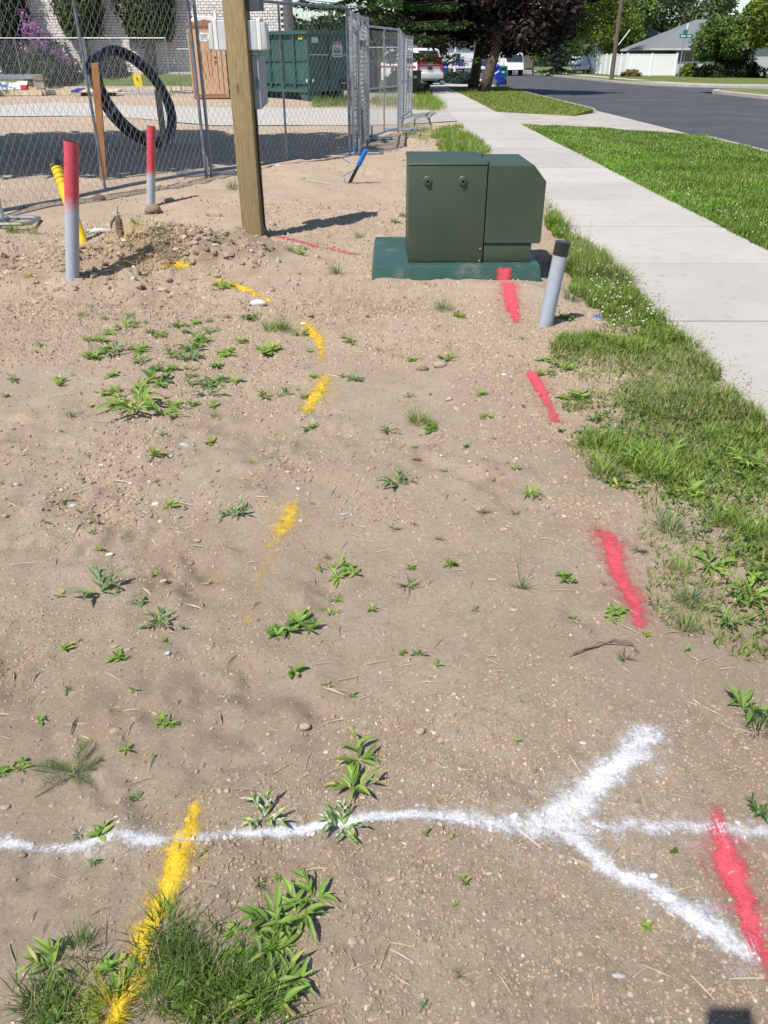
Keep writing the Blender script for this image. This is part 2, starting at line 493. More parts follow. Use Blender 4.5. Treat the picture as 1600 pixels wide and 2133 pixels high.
def tag(o, label=None, cat=None, group=None, kind=None):
    if label: o['label'] = label
    if cat: o['category'] = cat
    if group: o['group'] = group
    if kind: o['kind'] = kind
    return o

def empty(name, loc, rz=0., label=None, cat=None, group=None):
    o = bpy.data.objects.new(name, None); COL.objects.link(o)
    o.location = [float(q) for q in loc]; o.rotation_euler = (0, 0, rz); o.empty_display_size = .1
    return tag(o, label, cat, group)

def copy_tree(o, parent=None):
    c = o.copy(); COL.objects.link(c); c.parent = parent
    for ch in list(o.children): copy_tree(ch, c)
    return c

def share(o, name, parent, loc, rz=0.):
    """another piece with the same mesh data"""
    c = bpy.data.objects.new(name, o.data); COL.objects.link(c)
    c.parent = parent; c.location = [float(q) for q in loc]; c.rotation_euler = (0, 0, rz)
    return c

def sheet(name, poly, z, mat, cell=None, kind='structure'):
    """flat polygon sheet in x,y"""
    me = bpy.data.meshes.new(name)
    n = len(poly); drop = .2 if name == 'lawn' else .012
    me.from_pydata([(float(a), float(b), z) for a, b in poly] + [(float(a), float(b), z - drop) for a, b in poly], [], [tuple(range(n))] + [(i, n + i, n + (i + 1) % n, (i + 1) % n) for i in range(n)])
    me.materials.append(M[mat]); o = bpy.data.objects.new(name, me); COL.objects.link(o)
    return tag(o, kind=kind)

def street(xs, y): return xs + DRIFT * y

# ================================================================== SETTING
# ---- bare soil sheet reaching the horizon
_nx, _ny = len(GX), len(GY)
_V = np.stack([_xx.ravel(), _yy.ravel(), GZ.ravel()], 1)
_i = np.arange(_ny - 1)[:, None] * _nx + np.arange(_nx - 1)[None, :]
_i = _i.ravel()
ground = npmesh('ground', _V, [np.stack([_i, _i + 1, _i + 1 + _nx, _i + _nx], 1)], 'soil', smooth=True, col=np.repeat(DUG.ravel()[:, None], 3, 1))
tag(ground, kind='structure')

# ---- sidewalk of separate slabs
walk = empty('sidewalk', (street(2.32, 4), 4, 0)); tag(walk, kind='structure')
SWW = SW1 - SW0
sl0 = MB().box((0, 0, -.04), (SWW, 1.470, .12)).build('slab', 'concrete', walk, bevel=.008)
_k = 0
for j in range(-4, 48):
    y = 4.51 + 1.5 * j + .75
    o = sl0 if _k == 0 else share(sl0, 'slab', walk, (0, 0, 0))
    o.location = (street((SW0 + SW1) / 2, y) - walk.location.x, y - walk.location.y, random.uniform(-.003, .003))
    o.rotation_euler = (random.uniform(-.001, .001), random.uniform(-.001, .001), -DRIFT)
    _k += 1

# ---- road, kerbs, drives
sheet('road', [(street(KB, -30), -30), (street(FKB, -30), -30), (street(FKB, 400), 400), (street(KB, 400), 400)], -.13, 'asphalt')
sheet('side_street', [(street(FKB, 46.6), 46.6), (160, 46.6), (160, 52.2), (22.5, 52.2), (18.9, 54.4), (17.3, 58.5), (street(FKB, 65), 65)], -.126, 'asphalt')

def kerb(name, pts, w=.17, h=.16, side=1, z0=-.14, mat='concrete_old', parent=None):
    """stone kerb along a polyline; side=+1 puts its width to the left of the direction of travel"""
    mb = MB(); n = len(pts); P = [Vector((float(a), float(b), 0)) for a, b in pts]
    prof = [(0, 0), (0.012, h * .85), (0.035, h), (w, h), (w, 0)]
    rows = []
    for i, p in enumerate(P):
        t = (P[min(i + 1, n - 1)] - P[max(i - 1, 0)]).normalized(); nrm = Vector((-t.y, t.x, 0)) * side
        rows.append([p + nrm * a + Vector((0, 0, z0 + b)) for a, b in prof])
    k = len(prof)
    mb.add([q for r in rows for q in r], [(i * k + j, (i + 1) * k + j, (i + 1) * k + j + 1, i * k + j + 1) for i in range(n - 1) for j in range(k - 1)]
           + [tuple(range(k)), tuple((n - 1) * k + j for j in reversed(range(k)))])
    return tag(mb.build(name, mat, parent), kind='structure')

def dense(pts, step):
    out = []
    for (a, b), (c, d) in zip(pts[:-1], pts[1:]):
        n = max(1, int(math.hypot(c - a, d - b) / step))
        out += [(a + (c - a) * k / n, b + (d - b) * k / n) for k in range(n)]
    return out + [pts[-1]]
kerb('kerb', [(street(KB, y), y) for y in (-10, 0, 8, 16.6, 17.4)], side=1)
kerb('kerb', [(street(KB, y), y) for y in (27.6, 35, 50.6)] , side=1)
kerb('kerb', [(street(KB, y), y) for y in (58, 75, 100, 200)], side=1)
kerb('kerb', [(street(FKB, 65), 65), (street(FKB, 110), 110), (street(FKB, 220), 220)], side=-1, w=.3)
kerb('kerb', [(street(FKB, -10), -10), (street(FKB, 30), 30), (street(FKB, 43), 43), (16.7, 44.8), (17.3, 46.0), (18.6, 46.6), (30, 46.6), (150, 46.6)], side=-1, w=.3)
kerb('kerb', [(150, 52.2), (30, 52.2), (22.5, 52.2), (20.3, 53.2), (18.7, 54.9), (17.5, 58.3), (17.0, 61.5), (street(FKB, 65), 65)], side=-1, w=.3)
# lawns beyond the road
sheet('lawn', [(150, 52.52), (150, 300), (street(FKB + .3, 300), 300), (street(FKB + .3, 65), 65), (17.32, 61.5), (17.8, 58.4), (18.95, 55.1), (20.45, 53.5), (22.5, 52.52)], .01, 'lawn_far')
sheet('lawn', [(street(FKB + .3, -10), -10), (150, -10), (150, 46.3), (18.7, 46.3), (17.55, 45.75), (17.0, 44.6), (street(FKB + .3, 43), 43)], .01, 'lawn_far')
sheet('footpath', [(street(17.9, 66), 66), (street(19.1, 66), 66), (street(19.1, 220), 220), (street(17.9, 220), 220)], .016, 'concrete')
sheet('footpath', [(17.9, 62.5), (18.3, 59), (19.3, 55.6), (20.8, 53.8), (24, 52.9), (24.4, 54.6), (21.6, 55.7), (20.3, 58.5), (19.6, 62.5)], .018, 'concrete')
sheet('footpath', [(street(17.6, 66), 66), (street(16.35, 66), 66), (street(16.35, 74), 74), (street(17.6, 74), 74)], .014, 'lawn_far')
# parkway lawns on this side
sheet('lawn', [(street(SW1 - .005, -6), -6), (street(KB - .165, -6), -6), (street(KB - .165, 17.7), 17.7), (street(4.6, 19.3), 19.3), (street(SW1 - .005, 20.6), 20.6)], .004, 'lawn')
sheet('lawn', [(street(SW1 - .005, 25.6), 25.6), (street(4.2, 24.9), 24.9), (street(5.0, 24.3), 24.3), (street(KB - .165, 27.3), 27.3), (street(KB - .165, 50.4), 50.4), (street(SW1 - .005, 50.4), 50.4)], .004, 'lawn_far')
sheet('lawn', [(street(SW1, 59), 59), (street(KB - .165, 59), 59), (street(KB - .165, 150), 150), (street(SW1, 150), 150)], .004, 'lawn_far')
sheet('lawn', [(-4, 41.5), (street(SW0 - .01, 41.5), 41.5), (street(SW0 - .01, 150), 150), (-60, 150), (-60, 60), (-4, 60)], .03, 'lawn_far')
# driveway crossing (right of the sidewalk) falling to the gutter, and its cracked part left of the walk
def slope_sheet(name, poly, mat):
    me = bpy.data.meshes.new(name); me.from_pydata([tuple(map(float, p)) for p in poly], [], [tuple(range(len(poly)))])
    me.materials.append(M[mat]); o = bpy.data.objects.new(name, me); COL.objects.link(o)
    return tag(o, kind='structure')
slope_sheet('driveway', [(street(SW1, 20.55), 20.55, .012), (street(4.6, 19.2), 19.2, .0), (street(KB - .1, 17.5), 17.5, -.11), (street(KB + .35, 17.2), 17.2, -.118), (street(KB + .35, 27.8), 27.8, -.118), (street(KB - .1, 27.5), 27.5, -.11), (street(5.0, 24.35), 24.35, -.02), (street(4.2, 24.95), 24.95, .0), (street(SW1, 25.7), 25.7, .012)], 'concrete_old')
slope_sheet('driveway', [(street(SW1, 50.4), 50.4, .014), (street(KB, 50.0), 50.0, -.10), (street(KB, 59.2), 59.2, -.10), (street(SW1, 59), 59, .014)], 'concrete')
for y0, y1 in ((-10, 17.2), (27.8, 50), (59.2, 160)):
    sheet('gutter', [(street(KB + .005, y0), y0), (street(KB + .35, y0), y0), (street(KB + .35, y1), y1), (street(KB + .005, y1), y1)], -.122, 'concrete_old')

def band(name, low, up, mat, dz=.03, n=4, cut=4):
    """strip of ground between two pixel polylines, following the terrain"""
    V, Fq = [], []
    L = []
    for (a, b), (c, d) in zip(zip(low[:-1], up[:-1]), zip(low[1:], up[1:])):
        for k in range(cut): 
            t = k / cut
            L.append((np.array(at(*a)) * (1 - t) + np.array(at(*c)) * t, np.array(at(*b)) * (1 - t) + np.array(at(*d)) * t))
    L.append((np.array(at(*low[-1])), np.array(at(*up[-1]))))
    for p, q in L:
        for k in range(n + 1):
            r = p * (1 - k / n) + q * k / n
            wob = .25 * vnoise(r[0], r[1], 2.0, 77) * (1 if k in (0, n) else 0)
            V.append((r[0], r[1] + wob, float(terrain(r[0], r[1] + wob)) + dz))
    m = n + 1
    for i in range(len(L) - 1):
        for k in range(n): Fq.append((i * m + k, (i + 1) * m + k, (i + 1) * m + k + 1, i * m + k + 1))
    return tag(npmesh(name, V, [Fq], mat), kind='structure')
band('gravel_drive', [(-60, 243), (120, 243), (230, 244), (330, 252), (450, 262), (600, 262), (740, 262), (832, 260)], [(-60, 224), (120, 214), (230, 218), (330, 223), (450, 225), (600, 226), (740, 227), (832, 229)], 'gravel_path', dz=.014)
band('driveway', [(832, 260), (880, 258), (925, 255), (956, 253)], [(832, 229), (880, 230), (905, 230), (930, 229)], 'concrete_old', dz=.016)
# cracks of the old drive: thin dirt-filled gaps
for pl in ([(845, 262), (870, 250), (893, 238), (905, 234)], [(893, 238), (888, 246), (896, 255), (899, 262)], [(893, 238), (905, 240), (911, 240)], [(838, 246), (866, 243), (893, 238)]):
    pts = [at(*q) for q in pl]
    V, Fq = [], []
    for k, p in enumerate(pts):
        V += [(p[0] - .012, p[1] - .03, .036), (p[0] + .012, p[1] + .03, .036)]
        if k: Fq.append((2 * k - 2, 2 * k - 1, 2 * k + 1, 2 * k))
    o = npmesh('crack', V, [Fq], 'joint'); tag(o, kind='structure')
# lawn bank and planting bed before the brick building
lb = []
_V = []; _F = []
xs_ = np.linspace(-30, -3.2, 60); ys_ = np.linspace(35.2, 37.1, 10)
for y in ys_:
    for x in xs_: _V.append((x, y, float(terrain(x, y)) + .03))
for j in range(9):
    for i in range(59): _F.append((j * 60 + i, j * 60 + i + 1, (j + 1) * 60 + i + 1, (j + 1) * 60 + i))
tag(npmesh('lawn', _V, [_F], 'lawn', smooth=True), kind='structure')
kerb('kerb', [(-30, 35.1), (-3.6, 35.1)], w=.14, h=.14, z0=.16, mat='concrete', side=1)
kerb('kerb', [(-30, 37.05), (-4.0, 37.05)], w=.12, h=.10, z0=.80, mat='concrete', side=1)

# ================================================================== BRICK BUILDING
WY, WZ0, WX0, WX1 = 37.4, .78, -26.0, -4.1
bb = empty('brick_building', ((WX0 + WX1) / 2, WY, WZ0), label='white brick building behind the clipped evergreens', cat='building')
MB().box(((WX0 + WX1) / 2, WY + 2.0, WZ0 + 2.0), (WX1 - WX0 - .06, 4.0 - .06, 4.0)).build('wall', 'mortar', bb, world=True)
MB().box(((WX0 + WX1) / 2, WY + 2.0, WZ0 + 4.2), (WX1 - WX0 + 1.0, 5.2, .38)).build('roof', 'trim_white', bb, world=True, bevel=.02)
bk0 = MB().box((0, 0, 0), (.199, .07, .083)).build('brick', 'brick', bb, bevel=.006, seg=1)
PX, PZ = .2145, .099
spots = []
r = 0
while WZ0 + .05 + r * PZ < WZ0 + 3.0:
    z = WZ0 + .05 + r * PZ
    x = WX1 - .10 - (PX / 2 if r % 2 else 0)
    while x > -18.5:
        D = WY * CP + (HC - z) * SP
        px = CX + F * x / D; py = CY - F * ((WY) * -SP + (z - HC) * CP) / D * 1.0
        spots.append((x, z, px, py)); x -= PX
    r += 1
def vis(s):
    px = s[2]
    hid = (px < 66) or (118 < px < 216) or (238 < px < 372) or (px > 398 and s[1] < 2.6 and px < 600) or (463 < px < 527) or px < -5
    return 0 if hid else 1
spots.sort(key=lambda s: (-vis(s), -s[2]))
for i, (x, z, _, _) in enumerate(spots[:300]):
    o = bk0 if i == 0 else share(bk0, 'brick', bb, (0, 0, 0))
    o.location = (x - bb.location.x, .012 + random.uniform(-.004, .004), z - WZ0)
mbk = MB()
for x, z, _, _ in spots[300:]:
    mbk.box((x, WY + .012 + random.uniform(-.004, .004), z), (.199, .07, .083))
for z in np.arange(WZ0 + .05, WZ0 + 3.0, PZ):          # the end wall's bricks
    for y in np.arange(WY + .12, WY + 3.9, PX): mbk.box((WX1 - .03, y + .1, z), (.07, .199, .083))
tag(mbk.build('bricks', 'brick', bb, world=True), kind='stuff')
# vent window and meter on the wall
wv = MB().box((-10.05, WY - .03, WZ0 + 1.15), (.95, .06, .42)).build('window', 'glass_dark', bb, world=True)
w2 = MB().box((-10.05, WY - .05, WZ0 + 1.39), (1.05, .10, .06)).build('window_head', 'trim_white', wv); w2.location = (-bb.location[0], -bb.location[1], -bb.location[2])
gm = empty('gas_meter', (-10.0, WY - .3, float(terrain(-10, 37.1))), label='small grey gas meter with looped pipes on the white brick wall', cat='meter')
MB().box((0, 0, .62), (.28, .18, .30)).build('meter_body', 'cab_grey', gm, bevel=.04)
MB().tube([(-.1, 0, .75), (-.1, 0, .95), (.02, .05, 1.0), (.02, .2, 1.0)], .022).build('pipe', 'galv', gm, smooth=True)
MB().tube([(.1, 0, .75), (.1, 0, .85), (.26, 0, .85), (.26, 0, .02)], .022).build('pipe', 'galv', gm, smooth=True)
MB().lathe([(.0, .0), (.05, .0), (.05, .05), (.0, .05)], (.26, 0, .4), 12).build('regulator', 'galv', gm)

# ================================================================== TEMPORARY FENCE
def panel(A, B, zb, h, label, W=.100, Hh=.128, mids=1, midrail=False, r=.0024, group='temporary chain link fence panels', tube=.021, dark=False, extra=0):
    A = Vector((A[0], A[1], zb)); B = Vector((B[0], B[1], zb)); d = B - A; L = d.length; rz = math.atan2(d.y, d.x)
    p = empty('chain_link_fence', A, rz, label, 'fence', group)
    pm = 'galv_dark' if dark else 'galv'
    MB().tube([(0, 0, -.03), (0, 0, h + .03)], tube, 8).build('post', pm, p, smooth=True)
    MB().tube([(L, 0, -.03), (L, 0, h + .03)], tube, 8).build('post', pm, p, smooth=True)
    for k in range(mids):
        x = L * (k + 1) / (mids + 1)
        MB().tube([(x, 0, .05), (x, 0, h)], tube * .75, 8).build('mid_post', pm, p, smooth=True)
    MB().tube([(0, 0, .05), (L * .3, 0, .05 - .012), (L * .6, 0, .05 + .008), (L, 0, .05)], tube * .9, 8).build('bottom_rail', pm, p, smooth=True)
    MB().tube([(0, 0, h), (L, 0, h)], tube * .9, 8).build('top_rail', pm, p, smooth=True)
    if midrail: MB().tube([(0, 0, h * .46), (L, 0, h * .46)], tube * .7, 8).build('mid_rail', pm, p, smooth=True)
    # woven wire: vertical zigzag pickets that hook into each other
    n = int(2 * (L - .05) / W); m = int(2 * (h - .08) / Hh)
    V = []; Fq = []
    rng = np.random.default_rng(int(L * 1000 + A.x * 77) & 0xffff)
    sag = rng.normal(0, .004, (n + 2, m + 2))
    ring = [(math.cos(a), math.sin(a)) for a in (math.pi / 2, math.pi * 7 / 6, math.pi * 11 / 6)]
    for k in range(n):
        for i in range(m + 1):
            x = .025 + (k + ((i + k) % 2)) * W / 2 + sag[k + ((i + k) % 2), i]
            z = .06 + i * Hh / 2 + sag[k, i] * .6
            y = .006 if (i + k) % 2 else -.006
            b = len(V)
            for c, s_ in ring: V.append((x + c * r, y + s_ * r, z + (.5 if (i + k) % 2 else -.5) * c * r))
            if i:
                for q in range(3): Fq.append((b - 3 + q, b - 3 + (q + 1) % 3, b + (q + 1) % 3, b + q))
    npmesh('wire_mesh', V, [Fq], 'wire', p)
    return p

PA = at(0, 466, .03); PB = at(436, 364, .03); PC = at(729, 322, .03)
panel((-3.92, 7.62), (PB[0] - .03, PB[1] - .05), .03, 1.95, 'near chain link panel at the left edge, in front of the black pipe coil', dark=True)
panel((PB[0] + .03, PB[1] + .02), (PC[0], PC[1]), .03, 1.98, 'chain link panel crossing behind the wooden power post up to the fence corner', dark=True)
c1 = at(737, 318, .03); c2 = at(762, 297, .03)
panel((c1[0], c1[1]), (c2[0] + .05, c2[1] + .4), .03, 1.93, 'first of the panels running away from the fence corner', mids=1, W=.1)
panel((c1[0] + .10, c1[1] + .12), (c2[0] + .02, c2[1] + 1.0), .03, 1.91, 'panel doubled up behind the first one past the fence corner', mids=1, W=.1)
panel((c1[0] - .07, c1[1] + .05), (c2[0] - .12, c2[1] + .8), .03, 1.95, 'spare panel leaned flat along the inside of the fence corner', mids=2, W=.1)
d1 = at(768, 292, .03); d2 = at(829, 273, .03)
panel((d1[0], d1[1] + .25), (d2[0], d2[1]), .03, 1.84, 'panel with a middle rail, between the fence corner and the cracked drive', mids=1, midrail=True)
e1 = at(833, 262, .04); e2 = at(838, 246, .04); e3 = at(857, 236, .04)
panel((e1[0], e1[1]), (e2[0], e2[1]), .04, 1.84, 'short panel folded edge on beside the cracked drive', mids=1, midrail=True)
panel((e2[0] + .03, e2[1] + .05), (e3[0], e3[1]), .04, 1.82, 'farthest panel of the run, beside the sidewalk grass', mids=2, midrail=True)
panel((e2[0] - .10, e2[1] + .3), (e3[0] - .16, e3[1] + .2), .04, 1.80, 'panel stacked just behind the farthest one of the run', mids=2)
# second fence line, far back across the drive
f0 = at(-110, 197, .2); f1 = at(176, 197, .2); f2 = at(348, 197, .2); f3 = at(392, 197, .2)
panel((f0[0], 34.4), (f1[0], 34.2), .2, 1.85, 'far panel in front of the purple flowering shrub', r=.004, group='far chain link panels before the building')
panel((f1[0] + .05, 34.2), (f2[0], 34.2), .2, 1.85, 'far panel seen through the black pipe coil', r=.004, mids=0, group='far chain link panels before the building')
panel((f2[0] + .2, 35.0), (f2[0] + 1.4, 35.0), .2, 1.5, 'low short panel under the wall vent left of the tan toilet', r=.004, mids=0, group='far chain link panels before the building')
h1 = at(766, 198, .0); h2 = at(842, 198, .0)
panel((h1[0], 36.2), (h2[0], 36.2), .05, 1.72, 'far panel crossing in front of the white emergency truck', r=.004, mids=1, group='far chain link panels before the building')

def stand(px, py, rz, label, L=.75, W=.34, z=.03):
    g = g3(px, py)
    o = empty('fence_stand', (g[0], g[1], g[2]), rz, label, 'fence foot', 'tubular feet of the fence panels')
    MB().tube([(-L / 2, -W / 2, z), (L / 2 - .06, -W / 2, z), (L / 2, -W / 2 + .06, z), (L / 2, W / 2 - .06, z), (L / 2 - .06, W / 2, z), (-L / 2, W / 2, z)], .019, 8).build('foot_tube', 'galv', o, smooth=True)
    MB().tube([(0, -W / 2, z), (0, W / 2, z)], .016, 8).build('cross_tube', 'galv', o, smooth=True)
    for y in (-.05, .05): MB().tube([(0, y, z), (0, y, .24)], .015, 8).build('upright_pin', 'galv', o, smooth=True)
    return o
stand(5, 468, .05, 'pale tubular fence foot cut by the left edge', .62, .36)
stand(748, 322, .1, 'tubular fence foot at the corner, beside the leaning blue pipe')
stand(775, 293, .1, 'tubular fence foot behind the blue pipe, past the fence corner')
stand(835, 272, .1, 'tubular fence foot at the end of the panel with a middle rail')
stand(432, 365, .5, 'tubular fence foot left of the wooden power post')

# ================================================================== TRANSFORMER
T0Y = 5.50
tr = empty('pad_transformer', (.5, 5.9, 0), label='green pad mounted transformer cabinet on its green plinth beside the sidewalk', cat='transformer')
zb = .135
# plinth: wider at the foot
def ringz(x0, x1, y0, y1, z): return [(x0, y0, z), (x1, y0, z), (x1, y1, z), (x0, y1, z)]
MB().hexa(ringz(-.105, 1.10, 5.385, 6.50, -.12), ringz(-.072, 1.072, 5.42, 6.42, zb)).build('plinth', 'pad_green', tr, world=True, bevel=.018, smooth=True)
MB().prism_y([(.14, -.02), (.36, -.02), (.375, .035), (.125, .035)], 5.392, 5.42).build('plinth_recess_rib', 'pad_green', tr, world=True, bevel=.006)
bx0, bxs, bx1 = .163, .682, 1.072
zt = .757
def shear(prof): return prof
# left tank
MB().box(((bx0 + bxs) / 2, (T0Y + 6.22) / 2, (zb + .002 + zt) / 2), (bxs - bx0 - .004, 6.22 - T0Y, zt - zb - .002)).build('tank', 'trans_green', tr, world=True, bevel=.010, smooth=True)
# right cabinet with chamfered shoulder, above a set back sill
MB().prism_y([(bxs + .004, .262), (bx1 - .006, .262), (bx1, .28), (bx1, .655), (.985, zt - .004), (bxs + .004, zt - .004)], T0Y + .004, 6.21).build('cabinet_hood', 'trans_green', tr, world=True, bevel=.004)
MB().box(((bxs + 1.015) / 2 + .002, (T0Y + 6.2) / 2 + .008, (zb + .257) / 2 + .001), (1.015 - bxs - .004, 6.2 - T0Y - .016, .257 - zb - .002)).build('cabinet_sill', 'trans_green', tr, world=True, bevel=.006, smooth=True)
MB().box((bxs, 5.86, .44), (.006, .68, .60)).build('seam', 'seam_dark', tr, world=True)
# lid of the tank, a little proud
lid = MB().hexa(ringz(bx0 - .008, bxs - .002, T0Y - .006, 6.23, zt + .001), ringz(bx0 + .004, bxs - .006, T0Y + .01, 6.215, zt + .014)).build('lid', 'trans_green', tr, world=True, bevel=.004, smooth=True)
MB().tube([(bxs + .005, T0Y + .03, zt + .012), (bxs + .005, T0Y + .17, zt + .012)], .010, 8).build('hinge_pin', 'cab_dark', tr, world=True)
MB().tube([(bxs + .005, T0Y + .42, zt + .012), (bxs + .005, T0Y + .58, zt + .012)], .010, 8).build('hinge_pin', 'cab_dark', tr, world=True)
for px in (891, 965):
    q = at(px, 378, Y=T0Y)
    b = MB()
    n = 20
    prof = [(.034, .0005), (.030, .004), (.020, .005), (.019, .019), (.009, .019), (.008, .006), (.0, .006)]
    base = len(b.v)
    for rr, dy in prof:
        for k in range(n):
            a = 2 * math.pi * k / n
            b.v.append((q[0] + rr * math.cos(a), T0Y - dy, q[2] + rr * math.sin(a) * (1.0)))
    for i in range(len(prof) - 1):
        for k in range(n): b.f.append((i * n + k, i * n + (k + 1) % n, (i + 1) * n + (k + 1) % n, (i + 1) * n + k))
    lug = b.build('lifting_boss', 'trans_green', tr, world=True, smooth=True)
    MB().tube([(q[0], T0Y - .0075, q[2]), (q[0], T0Y - .0085, q[2])], .009, 12).build('bore', 'seam_dark', lug).location = (-tr.location[0], -tr.location[1], -tr.location[2])
for px, py in ((1000, 518), (998, 543)):
    q = at(px, py, Y=T0Y)
    MB().tube([(q[0], T0Y - .0005, q[2]), (q[0], T0Y - .009, q[2])], [.0085, .0065], 10).build('bolt', 'steel_bolt', tr, world=True)
q = at(928, 551, z=zb + .004)
o = MB().lathe([(0, 0), (.016, .0), (.013, .016), (.004, .024), (0, .024)], (0, 0, 0), 7).build('stone', 'root_pale', loc=(q[0], q[1] - .02, zb))
tag(o, 'tiny tan stone lying on the front edge of the green plinth', 'stone')

# ================================================================== PIPES
def lean(base, top, r, n=20):
    return [tuple(base), tuple(np.array(base) * .5 + np.array(top) * .5), tuple(top)]

def conduit(px, py, tx, ty, r, label, split, cap=None, group=None, name='conduit_pipe', mats=('pvc_grey', 'red_paint'), dy=0.):
    b = g3(px, py); b = np.array([b[0], b[1], b[2]])
    t = at(tx, ty, Y=b[1] + dy)
    e = empty(name, b, 0, label, 'pipe', group)
    ax = (t - b); low = b - ax / np.linalg.norm(ax) * .15
    if split is None:
        pts = [low, b, b + ax * .5, t]
        MB().tube(pts, r, 24, caps=False).build('pipe', mats[0], e, world=True, smooth=True)
    else:
        s = b + ax * split
        m, nt, bs = new_mat('pipe_spray_fade')
        P = _coord(nt, 'Object')
        dot = nt.nodes.new('ShaderNodeSeparateXYZ'); nt.links.new(P, dot.inputs[0])
        nz = _noise(nt, P, 14, 3)
        ad = nt.nodes.new('ShaderNodeMath'); ad.operation = 'MULTIPLY_ADD'; ad.inputs[1].default_value = .10
        nt.links.new(nz, ad.inputs[0]); nt.links.new(dot.outputs[2], ad.inputs[2])
        zf = float(s[2] - b[2])
        fac = _range(nt, ad.outputs[0], zf + .01, zf + .13)
        grain = _noise(nt, P, 40, 4)
        red = _mix(nt, _range(nt, grain, .3, .7), (.46, .040, .060), (.52, .075, .095))
        grey = _mix(nt, _range(nt, grain, .3, .7), (.37, .40, .45), (.33, .36, .41))
        nt.links.new(_mix(nt, fac, grey, red), bs.inputs['Base Color']); bs.inputs['Roughness'].default_value = .5
        MB().tube([low, b, b + ax * .5, t], r, 24, caps=False).build('pipe', m, e, world=True, smooth=True)
    u = ax / np.linalg.norm(ax)
    MB().tube([t - u * .04, t - u * .001], r * .86, 20).build('dark_bore', 'seam_dark', e, world=True)
    MB().tube([t - u * .0015, t], [r * .99, r * .99], 24, caps=False).build('rim', mats[0] if split is None else 'red_paint', e, world=True)
    if cap:
        MB().tube([t - u * cap, t + u * .004], r * 1.035, 24).build('end_cap', 'black_tape', e, world=True, smooth=True)
    return e, b, t
conduit(152, 577, 148, 294, .0445, 'grey conduit with red painted top standing in the dug soil mound', .53)
conduit(314, 428, 315, 263, .043, 'red topped grey conduit standing against the fence, behind the mound', .40)
conduit(1136, 676, 1173, 505, .041, 'leaning grey conduit with black end beside the transformer', None, cap=.068)
e, b, t = conduit(172, 504, 113, 336, .043, 'leaning yellow gas pipe behind the tall red topped conduit', None, name='gas_pipe', mats=('yellow_pipe', 'yellow_pipe'), cap=.05, dy=.25)
ax = t - b; u = Vector(ax).normalized(); s1 = u.orthogonal().normalized(); s2 = u.cross(s1)
pts = []
for k in range(70):
    a = k * .42; f = .70 + .26 * k / 70
    pts.append(Vector(b) + Vector(ax) * f + (s1 * math.cos(a) + s2 * math.sin(a)) * .0445)
MB().tube(pts, .0035, 6).build('tracer_wire', 'yellow_pipe', e, world=True, smooth=True)
# blue water service
b = g3(728, 381); t = at(763, 312, Y=b[1] - .12)
e = empty('water_pipe', b, 0, 'leaning blue water pipe stub in the soil by the fence corner', 'pipe')
mid = b * .45 + t * .55
MB().tube([b - (t - b) * .2, b, mid], .021, 14).build('sleeve', 'black_pipe', e, world=True, smooth=True)
MB().tube([mid, t], .029, 14).build('pipe', 'blue_pipe', e, world=True, smooth=True)
MB().tube([mid + np.array([.0, -.03, .02]), mid + np.array([-.05, -.03, -.05]), b + np.array([-.07, -.02, .09]), b + np.array([-.05, -.02, .0])], .005, 6).build('tracer_wire', 'blue_pipe', e, world=True, smooth=True)
MB().tube([t + np.array([-.1, .02, -.05]), t + np.array([-.17, .05, .02]), t + np.array([-.22, .04, -.06]), t + np.array([-.30, .05, -.1]), t + np.array([-.2, .06, -.16])], .005, 6).build('tracer_wire', 'blue_pipe', e, world=True, smooth=True)

# ================================================================== POWER POST
b = g3(531, 494)
pw = .168
rzp = math.radians(-7)
pp = empty('power_post', b, rzp, 'square wooden post carrying outlet boxes, standing left of the transformer', 'power post')
hp = 2.45
MB().hexa([(-pw / 2, -pw / 2, -.25), (pw / 2, -pw / 2, -.25), (pw / 2, pw / 2, -.25), (-pw / 2, pw / 2, -.25)],
          [(-pw / 2 - .0, -pw / 2, hp), (pw / 2 - .0, -pw / 2, hp), (pw / 2, pw / 2, hp), (-pw / 2, pw / 2, hp)]).build('post', 'post_wood', pp, bevel=.008, smooth=True)
for sx, x0 in ((-1, -pw / 2), (1, pw / 2)):
    cxm = x0 + sx * .035
    bo = MB().box((cxm, .01, 1.50), (.07, .10, .20)).build('outlet_box', 'box_grey', pp, bevel=.008)
    MB().box((x0 + sx * .088, .01, 1.505), (.034, .11, .21)).build('lid', 'box_white', bo, bevel=.008)
    MB().hexa([(x0 + sx * .106, -.05, 1.40), (x0 + sx * (.106 + .045), -.04, 1.41), (x0 + sx * .151, .06, 1.41), (x0 + sx * .106, .07, 1.40)][::sx],
              [(x0 + sx * .106, -.05, 1.59), (x0 + sx * .140, -.04, 1.58), (x0 + sx * .140, .06, 1.58), (x0 + sx * .106, .07, 1.59)][::sx]).build('bubble_cover', 'bubble', bo, bevel=.012, smooth=True)
MB().box((pw / 2 + .055, .03, 1.74), (.11, .12, .16)).build('upper_box', 'cab_dark', pp, bevel=.006)
cb = MB().hexa([(pw / 2 + .003, .0, .99), (pw / 2 + .058, .0, .99), (pw / 2 + .066, .20, 1.03), (pw / 2 + .003, .20, 1.03)], [(pw / 2 + .003, .0, 1.365), (pw / 2 + .060, .0, 1.365), (pw / 2 + .066, .20, 1.365), (pw / 2 + .003, .20, 1.365)]).build('breaker_cabinet', 'cab_grey', pp, bevel=.006)
MB().box((pw / 2 + .036, .10, 1.375), (.070, .23, .012)).build('rain_hood', 'cab_grey', cb)
MB().box((pw / 2 + .04, -.007, 1.18), (.014, .012, .07)).build('latch', 'dump_green', cb)
